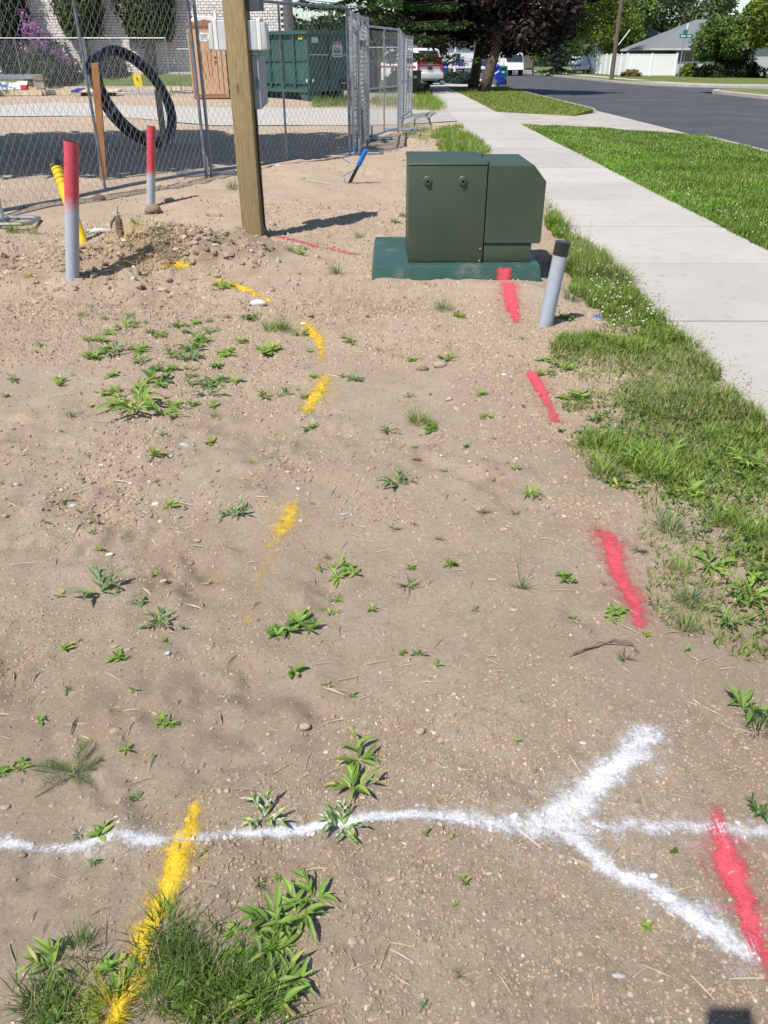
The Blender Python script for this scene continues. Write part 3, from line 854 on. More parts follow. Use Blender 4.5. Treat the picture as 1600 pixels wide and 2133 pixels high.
MB().tube([(pw / 2 + .012, -.02, .99), (pw / 2 + .014, -.03, .5), (pw / 2 + .018, -.03, .12), (pw / 2 + .05, -.03, -.01)], .008, 8).build('cable', 'black', pp, smooth=True)

# ================================================================== COIL OF BLACK PIPE AND STAKES
cb_ = at(335, 306)
co = empty('pipe_coil', (cb_[0] - .36, cb_[1], float(terrain(cb_[0], cb_[1]))), 0, 'upright coil of thick black pipe behind the near fence panel', 'pipe coil')
av = Vector((.40, -.05, -.69)); bv = Vector((.27, .74, .14))
nv = av.cross(bv).normalized()
zc = max(abs((av * math.cos(a) + bv * math.sin(a)).z) for a in np.linspace(0, 6.3, 200)) + .06
for k, (s, off) in enumerate(((1.0, 0.), (.97, .11), (.93, .055))):
    pts = [Vector((0, 0, zc)) + (av * math.cos(a) + bv * math.sin(a)) * (s + .02 * math.sin(2 * a + k)) + nv * off for a in np.linspace(0, 2 * math.pi, 49)[:-1]]
    MB().tube(pts, .053, 12, closed=True).build('pipe_loop', 'black_pipe', co, smooth=True)
pts = [Vector((0, 0, zc)) + (av * math.cos(a) + bv * math.sin(a)) * (1 + (a - 3.0) * .10) + nv * -.09 for a in np.linspace(3.0, 3.9, 8)]
MB().tube(pts, .05, 12).build('pipe_end', 'black_pipe', co, smooth=True)
for a0, wd in ((3.75, .12), (4.75, .10), (2.2, .08)):
    for k, (s, off) in enumerate(((1.0, 0.), (.97, .11))):
        pts = [Vector((0, 0, zc)) + (av * math.cos(a) + bv * math.sin(a)) * (s + .02 * math.sin(2 * a + k)) + nv * off for a in np.linspace(a0, a0 + wd, 4)]
        MB().tube(pts, .0565, 12).build('tape_band', 'grey_tape', co, smooth=True)

def stake(px, py, tx, ty, w, d, mat, name, label):
    b = g3(px, py); t = at(tx, ty, Y=b[1])
    e = empty(name, b, 0, label, 'stake')
    top = t - b
    MB().hexa([(-w / 2 - top[0] * .1, -d / 2, -.12), (w / 2 - top[0] * .1, -d / 2, -.12), (w / 2 - top[0] * .1, d / 2, -.12), (-w / 2 - top[0] * .1, d / 2, -.12)],
              [(top[0] - w / 2, -d / 2, top[2]), (top[0] + w / 2, -d / 2, top[2] - .01), (top[0] + w / 2, d / 2, top[2]), (top[0] - w / 2, d / 2, top[2])]).build('board', mat, e, bevel=.004)
    return e
stake(217, 374, 198, 131, .088, .038, 'stake_wood', 'wooden_stake', 'orange brown wooden stake at the left of the black pipe coil')
stake(345, 313, 328, 187, .10, .04, 'stake_grey', 'wooden_stake', 'grey wooden stake at the right of the black pipe coil')

# ================================================================== BACKGROUND: SITE
# portable toilet
q = at(443, 205, z=.17)
pt = empty('portable_toilet', q, math.radians(8), 'tan portable toilet left of the wooden power post', 'portable toilet')
W2, D2, H2 = .57, .57, 2.02
MB().box((0, 0, .07), (1.22, 1.22, .09)).build('skid', 'potty_d', pt, bevel=.01)
MB().box((0, 0, .025), (1.10, 1.0, .05)).build('runner', 'black', pt)
MB().box((0, 0, .115 + H2 / 2), (W2 * 2, D2 * 2, H2)).build('wall', 'potty', pt, bevel=.02)
dr = MB().box((.02, -D2 - .012, 1.06), (.86, .03, 1.84)).build('door', 'potty', pt, bevel=.008)
for x0, z0, x1, z1 in ((-.12, .62, -.22, 1.1), (-.22, 1.1, -.20, 1.42), (.0, .70, -.02, 1.45), (.10, .72, .11, 1.38), (.11, 1.38, .24, 1.72), (.30, .3, .30, 1.9)):
    MB().tube([(x0, -D2 - .03, z0), (x1, -D2 - .03, z1)], .014, 6).build('moulded_rib', 'potty_d', dr)
MB().box((.25, -D2 - .03, 1.24), (.06, .02, .05)).build('latch', 'ink', dr)
for dx, dz in ((-.03, 0), (.02, .0), (-.03, -.07), (.05, -.07)): MB().box((.25 + dx, -D2 - .03, 1.12 + dz), (.03, .012, .045)).build('number_mark', 'ink', dr)
for sx in (-1, 1): MB().box((sx * (W2 + .008), -D2 - .005, 1.06), (.05, .05, 1.92)).build('corner_trim', 'potty', pt, bevel=.01)
stp = MB()
n = 24
stp.add([(-.06 + .24 * math.cos(2 * math.pi * k / n), -D2 - .031, 1.83 + .125 * math.sin(2 * math.pi * k / n)) for k in range(n)] + [(-.06 + .24 * math.cos(2 * math.pi * k / n), -D2 - .027, 1.83 + .125 * math.sin(2 * math.pi * k / n)) for k in range(n)],
        [tuple(range(n))] + [(k, (k + 1) % n, n + (k + 1) % n, n + k) for k in range(n)])
st = stp.build('oval_sticker', 'white_plastic', pt)
for dz, w in ((.055, .26), (.015, .16), (-.02, .20), (-.06, .24)):
    x = -.06 - w / 2
    while x < -.06 + w / 2:
        lw = random.uniform(.015, .035); MB().box((x + lw / 2, -D2 - .034, 1.83 + dz), (lw, .004, .026 if dz > .05 else .014)).build('lettering', 'ink', st); x += lw + .012
MB().prism_y([(-W2 - .04, 2.13), (W2 + .04, 2.13), (W2 + .04, 2.19), (.0, 2.33), (-W2 - .04, 2.19)], -D2 - .04, D2 + .04).build('eave_band', 'potty_d', pt, bevel=.01)
MB().prism_y([(-W2 + .02, 2.24), (W2 - .02, 2.24), (.3, 2.42), (-.3, 2.42)], -D2 + .02, D2 - .02).build('roof', 'white_plastic', pt, bevel=.03)
MB().tube([(.35, .35, 2.3), (.35, .35, 2.62)], .05, 10).build('vent_pipe', 'white_plastic', pt)

# roll-off dumpster
q = at(646, 212, z=.10)
dp = empty('roll_off_dumpster', q, math.radians(140), 'large dark green roll off dumpster behind the fence', 'dumpster')
DL, DW, DH = 5.6, 2.35, 2.12
dp.scale = (1, 1, .81)
MB().box((DL / 2, -DW / 2, .36 + DH / 2), (DL, DW, DH)).build('bin_body', 'dump_green', dp)
MB().box((DL / 2, .03, .36 + DH + .02), (DL + .12, .14, .13)).build('top_rail', 'dump_green', dp, bevel=.01)
MB().box((-.03, -DW / 2, .36 + DH + .02), (.14, DW + .1, .13)).build('top_rail', 'dump_green', dp, bevel=.01)
MB().box((DL / 2, -DW - .03, .36 + DH + .02), (DL + .12, .14, .13)).build('top_rail', 'dump_green', dp, bevel=.01)
MB().box((DL / 2, .025, .40), (DL, .12, .12)).build('bottom_rail', 'dump_green', dp, bevel=.01)
MB().box((DL / 2, .03, .68), (DL - .1, .06, .05)).build('side_rail', 'dump_green', dp)
for k in range(9):
    x = .62 + k * .60
    MB().hexa([(x - .045, 0, .46), (x + .045, 0, .46), (x + .03, .085, .46), (x - .03, .085, .46)], [(x - .045, 0, 2.42), (x + .045, 0, 2.42), (x + .03, .085, 2.42), (x - .03, .085, 2.42)]).build('side_rib', 'dump_green', dp)
    if k < 8:
        MB().box((x + .30, .018, 1.50), (.50, .03, .05)).build('panel_crease', 'dump_green', dp)
MB().box((.31, .018, 1.52), (.5, .03, .05)).build('panel_crease', 'dump_green', dp)
MB().hexa([(.04, -.22, 0), (.30, -.22, 0), (.30, .03, 0), (.04, .03, 0)], [(0, -.25, .5), (.55, -.25, .5), (.55, .04, .5), (0, .04, .5)]).build('corner_foot', 'dump_green', dp)
MB().hexa([(DL - .4, -.22, 0), (DL - .1, -.22, 0), (DL - .1, .03, 0), (DL - .4, .03, 0)], [(DL - .55, -.25, .5), (DL, -.25, .5), (DL, .04, .5), (DL - .55, .04, .5)]).build('corner_foot', 'dump_green', dp)
for y in (-.55, -1.75): MB().box((DL / 2, y, .18), (DL - .2, .16, .34)).build('skid_beam', 'dump_green', dp)
MB().box((-.02, -DW / 2, 1.72), (.03, DW - .08, .05)).build('end_bar', 'galv', dp)
MB().box((-.025, -1.02, 1.35), (.05, .10, 2.0)).build('gate_post', 'dump_green', dp)
MB().box((-.025, -1.72, .62), (.05, .38, .36)).build('hook_pocket', 'black', dp)
MB().box((-.05, -1.72, .66), (.03, .42, .04)).build('hook_bar', 'galv', dp)
for y in (-.12, .14): MB().box((-.035 if y < 0 else .06, -.16 if y < 0 else .045, .78), (.02, .05, .10) if y < 0 else (.05, .02, .12)).build('reflector', 'white_plastic', dp)
MB().box((.30, .025, 2.32), (.18, .03, .12)).build('warning_sticker', 'yellow_sign', dp)
MB().box((.30, .042, 2.34), (.13, .008, .05)).build('sticker_print', 'ink', dp)
MB().box((-.012, -.32, 2.24), (.02, .30, .20)).build('white_sticker', 'siding_lite', dp)
rs = MB().box((-.012, -1.42, 2.12), (.02, .42, .14)).build('red_sticker', 'siding_lite', dp)
for y, z, w, h in ((-1.42, 2.15, .38, .035), (-1.30, 2.10, .14, .035), (-1.52, 2.10, .16, .035)): MB().box((-.027, y, z), (.01, w, h)).build('lettering', 'ink_red', rs)
ws = MB().box((-.012, -1.42, 1.84), (.02, .50, .42)).build('company_sign', 'siding_lite', dp)
lg = [(-.0, 0)]
MB().tube([(-.027, -1.24 - .30 * t, 1.94 + .045 * math.sin(t * 7)) for t in np.linspace(0, 1, 10)], .012, 5).build('swoosh', 'ink', ws)
x = -1.23
for w, h in ((.075, .11), (.045, .07), (.05, .07), (.045, .07), (.05, .07), (.03, .09)):
    MB().box((-.027, x - w / 2, 1.83 + (h - .07) / 2), (.01, w * .8, h)).build('lettering', 'ink', ws); x -= w + .012
x = -1.21
for k in range(10):
    MB().box((-.027, x, 1.70), (.01, .03, .05)).build('lettering', 'ink', ws); x -= .044

# stored material at the left
def place(px, py, z=None): 
    p = at(px, py, z=z) if z is not None else at(px, py); return p
q = at(30, 192, Y=33.2); q[2] = terrain(q[0], q[1])
lp = empty('lumber_pile', q, .02, 'pile of pale lumber under a white sheet at the far left edge', 'lumber')
for k in range(4): MB().box((-.6 + random.uniform(-.1, .1), k * .12 - .2, .10 + (k % 2) * .0), (3.4, .10, .18)).build('board', 'lumber', lp, bevel=.01)
tp = MB(); nx, ny = 16, 7; rg = np.random.default_rng(3)
for j in range(ny):
    for i in range(nx): tp.v.append((-2.0 + i * .17, -.25 + j * .10, .20 + .26 * math.sin(math.pi * min(1, max(0, (j + .2) / ny))) + rg.uniform(-.05, .05)))
for j in range(ny - 1):
    for i in range(nx - 1): tp.f.append((j * nx + i, j * nx + i + 1, (j + 1) * nx + i + 1, (j + 1) * nx + i))
tp.build('crumpled_sheet', 'tarp_white', lp)
MB().box((-.9, .55, .62), (3.6, .10, .16)).build('steel_beam', 'galv', lp)
o = MB().box((0, 0, .08), (.26, .18, .16)).build('red_can', 'red_plastic', bevel=.03, loc=None); o.location = (q[0] + .48, q[1] - .15, q[2] + .20)
tag(o, 'small red container on the white sheet of the lumber pile', 'container')
q = at(86, 190, Y=33.3); q[2] = terrain(q[0], q[1])
cbk = empty('concrete_block_stack', q, .1, 'short stack of brown and grey blocks beside the lumber pile', 'blocks')
MB().box((0, 0, .12), (.30, .25, .24)).build('block', 'stake_grey', cbk, bevel=.01)
MB().box((0, .02, .37), (.36, .25, .24)).build('block', 'concrete_old', cbk, bevel=.01)
MB().box((.02, .0, .60), (.34, .27, .20)).build('block', 'stake_grey', cbk, bevel=.01)
q = at(195, 193, Y=32.9); q[2] = terrain(q[0], q[1])
ps = empty('plywood_sheet', q, .05, 'pale board with a blue tarp lying flat before the far fence', 'board')
MB().box((.1, .3, .17), (1.6, 1.0, .04), rx=.06).build('board', 'lumber', ps)
MB().box((-.62, .25, .19), (.30, .95, .05), rx=.06).build('blue_tarp', 'bin_blue', ps, bevel=.01)
for x in (-.4, .6): MB().box((x, .3, .07), (.10, .8, .14)).build('bearer', 'black', ps)
q = at(118, 187, Y=33.6); q[2] = terrain(q[0], q[1])
bdl = empty('board_offcuts', q, -.05, 'loose pale timber offcuts between the block stack and the plywood', 'lumber')
for k in range(3): MB().box((.05 * k, .06 * k, .03 + .06 * k), (1.0, .09, .045), rz=.08 * (k - 1)).build('board', 'lumber', bdl)
q = at(347, 197, Y=33.4); q[2] = terrain(q[0], q[1])
o = MB().box((0, 0, .10), (.32, .22, .20)).build('paver_block', 'lumber', bevel=.015); o.location = q; o.rotation_euler = (0, 0, .1)
tag(o, 'cream block weighing down the end of the far fence', 'block')
q = at(291, 196, Y=33.6); q[2] = terrain(q[0], q[1])
ys = empty('marker_sign', q, 0, 'small yellow square marker sign seen inside the pipe coil', 'sign')
MB().tube([(0, 0, 0), (0, 0, .50)], .014, 6).build('stem', 'steel_post', ys)
MB().box((0, -.02, .52), (.30, .012, .42), rz=.05).build('plate', 'yellow_sign', ys)
MB().box((.0, -.030, .54), (.05, .006, .10)).build('printed_mark', 'ink', ys)
for px, py, ty, lab in ((793, 192, 116, 'thicker red marking stake behind the farther fence panels'), (819, 188, 118, 'thin red marking stake behind the farther fence panels')):
    b = at(px, py, z=.02); t = at(px - 1, ty, Y=b[1])
    e = empty('marking_stake', b, 0, lab, 'stake'); MB().box((0, 0, (t[2]) / 2), (.07 if px < 800 else .04, .03, t[2])).build('stake_lath', 'stake_grey', e)
    MB().box((0, -.004, t[2] * .78), (.075 if px < 800 else .045, .034, t[2] * .42)).build('red_top', 'red_plastic', e)

# second utility pedestal at the far sidewalk, with a dark drum shape beside it
q = at(868, 191, z=.02)
up = empty('utility_pedestal', q, .1, 'tall slim green utility pedestal at the end of the fence run', 'pedestal')
MB().box((0, 0, .42), (.36, .36, .84)).build('pedestal_body', 'trans_green', up, bevel=.02)
MB().box((0, 0, .86), (.40, .40, .06)).build('cap', 'trans_green', up, bevel=.02)
MB().box((-.10, -.19, .62), (.14, .01, .10)).build('white_label', 'white_plastic', up)

# ================================================================== BACKGROUND: STREET
def car(name, label, loc, rz, L, W, H, paint, suv=True, cat='car', stripes=False, group=None):
    """x = forward, rear at x=-L/2"""
    c = empty(name, loc, rz, label, cat, group)
    g = .22
    zb_, zw, zr = g, H * .55, H
    if suv: prof = [(-L / 2, .42), (-L / 2 + .03, zw), (-L / 2 + .22, zr - .08), (-L / 2 + .5, zr), (L * .08, zr), (L * .22, zw + .04), (L * .46, zw - .10), (L / 2, zw - .22), (L / 2, .38), (L * .4, zb_), (-L * .42, zb_)]
    else: prof = [(-L / 2, .45), (-L / 2 + .02, zw - .02), (-L * .34, zw + .03), (-L * .22, zr - .03), (-L * .12, zr), (L * .08, zr), (L * .24, zw + .02), (L * .45, zw - .10), (L / 2, zw - .22), (L / 2, .36), (L * .4, zb_), (-L * .42, zb_)]
    mb = MB()
    n = len(prof)
    def wd(z): return W / 2 * (1 - .16 * max(0, (z - zw) / (H - zw)))
    vs = [(a, -wd(b), b) for a, b in prof] + [(a, wd(b), b) for a, b in prof]
    mb.add(vs, [tuple(reversed(range(n))), tuple(range(n, 2 * n))] + [(i, (i + 1) % n, n + (i + 1) % n, n + i) for i in range(n)])
    mb.build('body', paint, c, bevel=.035, smooth=True)
    for s in (-1, 1):
        for x0, x1 in ((-L * .40, -L * .14), (-L * .12, L * .06)) if suv else ((-L * .20, -L * .04), (-L * .03, L * .12)):
            y0, y1 = s * (wd(zw + .05) + .004), s * (wd(zr - .16) + .004)
            m2 = MB().add([(x0, y0, zw + .06), (x1 + .08, y0, zw + .06), (x1 - .04, y1, zr - .15), (x0 + .1, y1, zr - .15)] + [(x0, y0 - s * .02, zw + .06), (x1 + .08, y0 - s * .02, zw + .06), (x1 - .04, y1 - s * .02, zr - .15), (x0 + .1, y1 - s * .02, zr - .15)],
                          [(0, 1, 2, 3), (4, 5, 6, 7), (0, 1, 5, 4), (1, 2, 6, 5), (2, 3, 7, 6), (3, 0, 4, 7)])
            m2.build('side_window', 'glass_dark', c)
        for x in (-L * .30, L * .31):
            w = MB().tube([(x, s * (W / 2 - .19), .34), (x, s * (W / 2 + .012), .34)], .34, 18).build('wheel', 'rubber', c, smooth=True)
            MB().tube([(x, s * (W / 2 - .0), .34), (x, s * (W / 2 + .018), .34)], .20, 14).build('rim', 'chrome', w)
        MB().box((-L / 2 + .01, s * (W / 2 - .10), zw - .12), (.06, .15, .36)).build('tail_light', 'red_plastic', c, bevel=.02)
        MB().box((L / 2 - .04, s * (W / 2 - .2), zw - .32), (.1, .3, .14)).build('headlight', 'chrome', c, bevel=.02)
    if suv:
        MB().add([(-L / 2 + .02, -W * .40, zw + .07), (-L / 2 + .02, W * .40, zw + .07), (-L / 2 + .195, W * .36, zr - .14), (-L / 2 + .195, -W * .36, zr - .14), (-L / 2 + .06, -W * .40, zw + .07), (-L / 2 + .06, W * .40, zw + .07), (-L / 2 + .235, W * .36, zr - .14), (-L / 2 + .235, -W * .36, zr - .14)],
                 [(0, 1, 2, 3), (4, 5, 6, 7), (0, 1, 5, 4), (1, 2, 6, 5), (2, 3, 7, 6), (3, 0, 4, 7)]).build('rear_window', 'glass_dark', c)
    bm_ = MB().box((-L / 2 - .04, 0, .50), (.18, W * .98, .30)).build('rear_bumper', 'chrome' if not stripes else 'car_white', c, bevel=.05, smooth=True)
    MB().box((-L / 2 - .01, 0, zw - .18), (.03, .34, .16)).build('number_plate', 'glass_dark' if stripes else 'white_plastic', c)
    if stripes:
        for s in (-1, 1):
            MB().box((-.1, s * (W / 2 + .006), zw - .10), (L * .9, .012, .10)).build('side_stripe', 'car_red', c)
        MB().box((-L / 2 + .012, 0, zw - .04), (.03, W * .80, .07)).build('rear_stripe', 'car_red', c)
        for k in range(5):
            for s in (-1, 1):
                MB().box((-L / 2 + .075 + .0, s * (.12 + k * .17), zw + .30), (.05, .07, .62), rx=s * .72, ry=.30).build('chevron', 'car_red', c)
    return c
q = at(820, 159, z=.0)
car('emergency_truck', 'white emergency truck with red stripes parked behind the fence', (1.15, 55.2, .02), math.radians(128), 5.2, 2.0, 1.92, 'car_white', True, 'truck', True)
a = at(907, 143, z=-.1)
car('parked_car', 'white car parked far down the left side of the street', (7.3, 118, -.13), math.radians(92), 4.5, 1.8, 1.5, 'car_white', False, group='cars parked far down the street')
car('parked_car', 'dark blue car parked left of the white box truck', (13.4, 118, -.13), math.radians(75), 4.6, 1.8, 1.55, 'car_blue', True, group='cars parked far down the street')
car('parked_car', 'second dark blue car farther left of the white box truck', (10.6, 128, -.13), math.radians(85), 4.6, 1.8, 1.55, 'car_blue', False, group='cars parked far down the street')
car('parked_car', 'silver white car showing its nose past the left end of the white vinyl fence', (21.9, 100.5, .02), math.radians(-95), 4.8, 1.9, 1.6, 'car_white', False, group='cars parked far down the street')
bt = empty('box_truck', (13.2, 96, -.13), math.radians(-82), 'white box truck parked across the street, seen between the dark tree trunks', 'truck')
MB().box((-.6, 0, 1.85), (4.2, 2.2, 2.3)).build('cargo_box', 'car_white', bt, bevel=.04)
MB().hexa([(1.55, -1.0, .55), (3.1, -1.0, .55), (3.1, 1.0, .55), (1.55, 1.0, .55)], [(1.55, -.95, 2.3), (2.3, -.95, 2.3), (2.3, .95, 2.3), (1.55, .95, 2.3)]).build('cab', 'car_white', bt, bevel=.06, smooth=True)
MB().box((2.72, 0, 1.62), (.05, 1.7, .60), ry=-.42).build('windscreen', 'glass_dark', bt)
MB().box((.2, 0, .62), (5.6, .9, .22)).build('chassis', 'black', bt)
for x in (-1.6, 2.3):
    for s in (-1, 1): MB().tube([(x, s * .72, .42), (x, s * 1.02, .42)], .42, 16).build('wheel', 'rubber', bt, smooth=True)

def wheelie(name, label, loc, rz, mat, tilt=0., tdir='Y'):
    e = empty(name, loc, rz, label, 'bin')
    if tilt: e.rotation_euler = (0, tilt, rz)
    hb = .98
    MB().hexa([(-.22, -.24, .04), (.22, -.24, .04), (.22, .24, .04), (-.22, .24, .04)], [(-.29, -.33, hb), (.29, -.33, hb), (.29, .33, hb), (-.29, .33, hb)]).build('bin_body', mat, e, bevel=.03, smooth=True)
    MB().box((0, 0, hb - .03), (.64, .72, .05)).build('rim', mat, e, bevel=.015)
    MB().hexa([(-.33, -.38, hb + .002), (.33, -.38, hb + .002), (.33, .38, hb + .002), (-.33, .38, hb + .002)], [(-.26, -.28, hb + .09), (.26, -.28, hb + .09), (.26, .28, hb + .09), (-.26, .28, hb + .09)]).build('lid', mat, e, bevel=.02, smooth=True)
    MB().tube([(-.24, .34, hb - .04), (-.24, .43, hb), (.24, .43, hb), (.24, .34, hb - .04)], .018, 8).build('handle', mat, e, smooth=True)
    for s in (-1, 1): MB().tube([(s * .23, .24, .12), (s * .30, .24, .12)], .12, 14).build('wheel', 'rubber', e)
    MB().box((0, -.30, .78), (.30, .012, .16), rx=-.095).build('white_stencil', 'white_plastic', e)
    return e
q = at(1036, 178, z=-.05)
wheelie('wheeled_bin', 'upright dark green wheeled bin at the kerb beside the tilted blue one', (q[0] + .30, q[1] + .3, -.05), math.radians(-10), 'bin_green')
wheelie('wheeled_bin', 'tilted blue wheeled bin leaning left against the green bin by the kerb', (q[0] + .22, q[1] - .75, .07), math.radians(-4), 'bin_blue', tilt=math.radians(-34))
q = at(926, 152, z=-.02)
wheelie('wheeled_bin', 'distant upright blue wheeled bin left of the dark tree trunks', (6.05, 88, -.02), 0, 'bin_blue')
q = at(1006, 176, z=0.)
st_ = empty('toppled_toy_cart', (q[0], q[1] + .5, -.02), 0, 'small white and purple cart lying by the kerb left of the tilted bin', 'cart')
MB().box((0, 0, .25), (.55, .35, .12), rz=.2).build('tray', 'white_plastic', st_, bevel=.02)
for x, y in ((-.3, -.1), (.2, -.15)): MB().tube([(x, y - .03, .10), (x, y + .03, .10)], .10, 12).build('wheel', 'rubber', st_)
MB().tube([(-.28, 0, .05), (-.36, 0, .55)], .025, 6).build('handle', 'bin_blue', st_)
MB().box((0, 0, .12), (.4, .2, .16)).build('axle_frame', 'black', st_)

# utility poles and signs
up_ = empty('utility_pole', (17.55, 68.4, 0), 0, 'tall brown wooden utility pole in front of the white vinyl fence', 'pole')
MB().tube([(0, 0, -.3), (.0, 0, 4), (0.05, 0, 11)], [.17, .155, .12], 14).build('shaft', 'utility_wood', up_, smooth=True)
MB().box((.05, -.16, 10.2), (2.4, .10, .12)).build('cross_arm', 'utility_wood', up_)
MB().tube([(.2, 0, 2.3), (.9, -.1, 3.3)], .035, 6).build('conduit_stub', 'white_plastic', up_)
MB().tube([(.0, -.1, 9.6), (-9.0, 16, .2)], .012, 5).build('guy_wire', 'black', up_)
for x in (-.9, .0, .95): MB().lathe([(0, 0), (.05, 0), (.05, .12), (.02, .16), (0, .16)], (.05 + x, -.16, 10.26), 8).build('insulator', 'cab_grey', up_)
up2 = empty('utility_pole', (16.6, 108, 0), 0, 'thinner distant pole carrying a yellow plate, right of the green bin', 'pole')
MB().tube([(0, 0, -.3), (.1, 0, 9)], [.17, .12], 10).build('shaft', 'bark_pale', up2, smooth=True)
MB().box((0, -.2, 2.1), (.6, .03, .6)).build('yellow_plate', 'yellow_sign', up2)
up3 = empty('white_post', (8.9, 112, -.13), 0, 'slim white post far down the street beside the blue bin', 'post')
MB().tube([(0, 0, 0), (0, 0, 2.7)], [.16, .14], 8).build('shaft', 'trim_white', up3); MB().lathe([(0, 0), (.2, 0), (.15, .1), (0, .16)], (0, 0, 2.7), 8).build('cap', 'trim_white', up3)
q = at(985, 168, z=0)
wp = empty('white_post', (q[0] + .05, q[1] + 1, 0), 0, 'short white post beside the left dark tree trunk', 'post')
MB().box((0, 0, .5), (.11, .11, 1.0)).build('shaft', 'trim_white', wp, bevel=.01); MB().lathe([(0, .0), (.09, 0), (.06, .05), (0, .09)], (0, 0, 1.0), 8).build('cap', 'trim_white', wp)
q = at(1411, 169, z=.01)
ss = empty('street_sign', q, 0, 'street name sign with a green blade on a steel post at the far corner', 'sign')
tz = at(1428, 70, Y=q[1])[2]
MB().tube([(0, 0, 0), (.0, 0, tz)], .04, 8).build('post', 'steel_post', ss, smooth=True)
bl = MB().box((.1, -.03, tz - .16), (.95, .02, .24)).build('name_blade', 'sign_green', ss)
x = -.28
for w in (.08, .05, .07, .03, .07, .06, .09, .05): MB().box((x + w / 2, -.045, tz - .16), (w * .75, .008, .11)).build('lettering', 'white_plastic', bl); x += w + .025
MB().box((0, 0, tz + .10), (.02, .95, .24)).build('cross_blade', 'sign_green', ss)

# white vinyl fence: posts and panels
vf = empty('vinyl_fence', (19.6, 72, 0), 0, 'tall white vinyl privacy fence round the corner house', 'fence')
FH = 1.78
cn = at(1302, 158, z=0.02); rn = at(1404, 158, z=0.02); ln = at(1224, 152.5, z=0.02)
def vline(a, b, n):
    a = np.array(a[:2]); b = np.array(b[:2]); d = b - a; L = np.linalg.norm(d); rz = math.atan2(d[1], d[0]); s = L / n
    for k in range(n):
        m_ = a + d * (k + .5) / n
        MB().box((m_[0], m_[1], FH / 2 + .02), (s - .10, .05, FH - .06), rz=rz).build('panel', 'vinyl', vf, world=True)
        MB().box((m_[0], m_[1], FH - .03), (s - .12, .07, .10), rz=rz).build('rail', 'vinyl', vf, world=True)
    for k in range(n + 1):
        m_ = a + d * k / n
        po = MB().box((m_[0], m_[1], FH / 2 + .04), (.14, .14, FH + .10), rz=rz).build('post', 'vinyl', vf, world=True)
vline(cn, rn, 2)
vline((cn[0], cn[1] + .2), ln, 8)

# corner house
hy = 95.0
hx0 = at(1350, 120, Y=hy)[0]; hx1 = hx0 + 15
ez = 2.35
hs = empty('corner_house', (hx0 + 4, hy, -.1), 0, 'grey hip roofed house behind the white vinyl fence', 'house')
MB().box(((hx0 + hx1) / 2, hy + 4.5, 1.2), (hx1 - hx0, 9, 2.5)).build('wall', 'siding_dark', hs, world=True)
wx0 = at(1409, 130, Y=hy - 2)[0]
MB().box((wx0 + 5, hy - .8, 1.2), (10, 1.7, 2.45)).build('front_bay_wall', 'siding_dark', hs, world=True)
for k in range(6): MB().box((wx0 + 5, hy - 1.67, .12 + k * .19), (10.02, .03, .18), rx=.06).build('siding_board', 'siding_lite', hs, world=True)
ov = .55
x0, x1, y0, y1 = hx0 - ov, hx1 + ov, hy - 1.7 - ov, hy + 9 + ov
ry = (y0 + y1) / 2; rz_ = ez + (ry - y0) * .46
rf = MB().add([(x0, y0, ez), (x1, y0, ez), (x1, y1, ez), (x0, y1, ez), (x0 + (ry - y0) * 1.05, ry, rz_), (x1 - (ry - y0) * 1.05, ry, rz_)], [(0, 1, 5, 4), (1, 2, 5), (2, 3, 4, 5), (3, 0, 4), (0, 3, 2, 1)]).build('roof', 'shingle', hs, world=True)
MB().box(((x0 + x1) / 2, y0 + .0, ez - .08), (x1 - x0 + .04, .10, .17)).build('gutter', 'siding_lite', hs, world=True)
MB().box((x0, (y0 + y1) / 2, ez - .08), (.10, y1 - y0 + .04, .17)).build('gutter', 'siding_lite', hs, world=True)
MB().tube([(wx0 + .12, hy - 2.2, ez - .1), (wx0 - .12, hy - 1.78, ez - .5), (wx0 - .16, hy - 1.78, .1)], .06, 6).build('downspout', 'trim_white', hs, world=True)
MB().tube([(hx0 + 4.2, ry - 2, rz_ - 1.6), (hx0 + 4.2, ry - 2, rz_ - .4)], .09, 8).build('vent_pipe', 'trim_white', hs, world=True)
for cxw, ww in ((at(1444, 118, Y=hy - 1.7)[0], 1.9), (at(1530, 118, Y=hy - 1.7)[0], 1.8)):
    fr = MB().box((cxw, hy - 1.68, 1.62), (ww, .07, 1.05)).build('window', 'trim_white', hs, world=True)
    for s in (-1, 1):
        o = MB().box((cxw + s * ww * .245, hy - 1.73, 1.62), (ww * .43, .03, .88)).build('pane', 'glass_dark', fr); o.location = -hs.location
# other houses glimpsed among the trees
def small_house(loc, w, d, h, label, wall='trim_white', roof='shingle'):
    e = empty('distant_house', loc, 0, label, 'house')
    MB().box((0, 0, h / 2), (w, d, h)).build('wall', wall, e)
    MB().prism_y([(-w / 2 - .4, h), (w / 2 + .4, h), (0, h + w * .24)], -d / 2 - .4, d / 2 + .4).build('roof', roof, e)
    for x in (-w * .25, w * .22):
        f_ = MB().box((x, -d / 2 - .02, h * .58), (1.3, .06, 1.1)).build('window', 'trim_white', e); MB().box((x, -d / 2 - .06, h * .58), (1.1, .03, .9)).build('pane', 'glass_dark', f_)
    return e
small_house((31, 112, 0), 8, 8, 2.9, 'small white gabled house showing above the vinyl fence beside the pole')
small_house((42, 88, 0), 9, 9, 2.6, 'pale house half hidden by the bright green tree at the right edge', 'siding_lite')
small_house((10.5, 165, 0), 12, 8, 3.2, 'distant white house at the far end of the street')
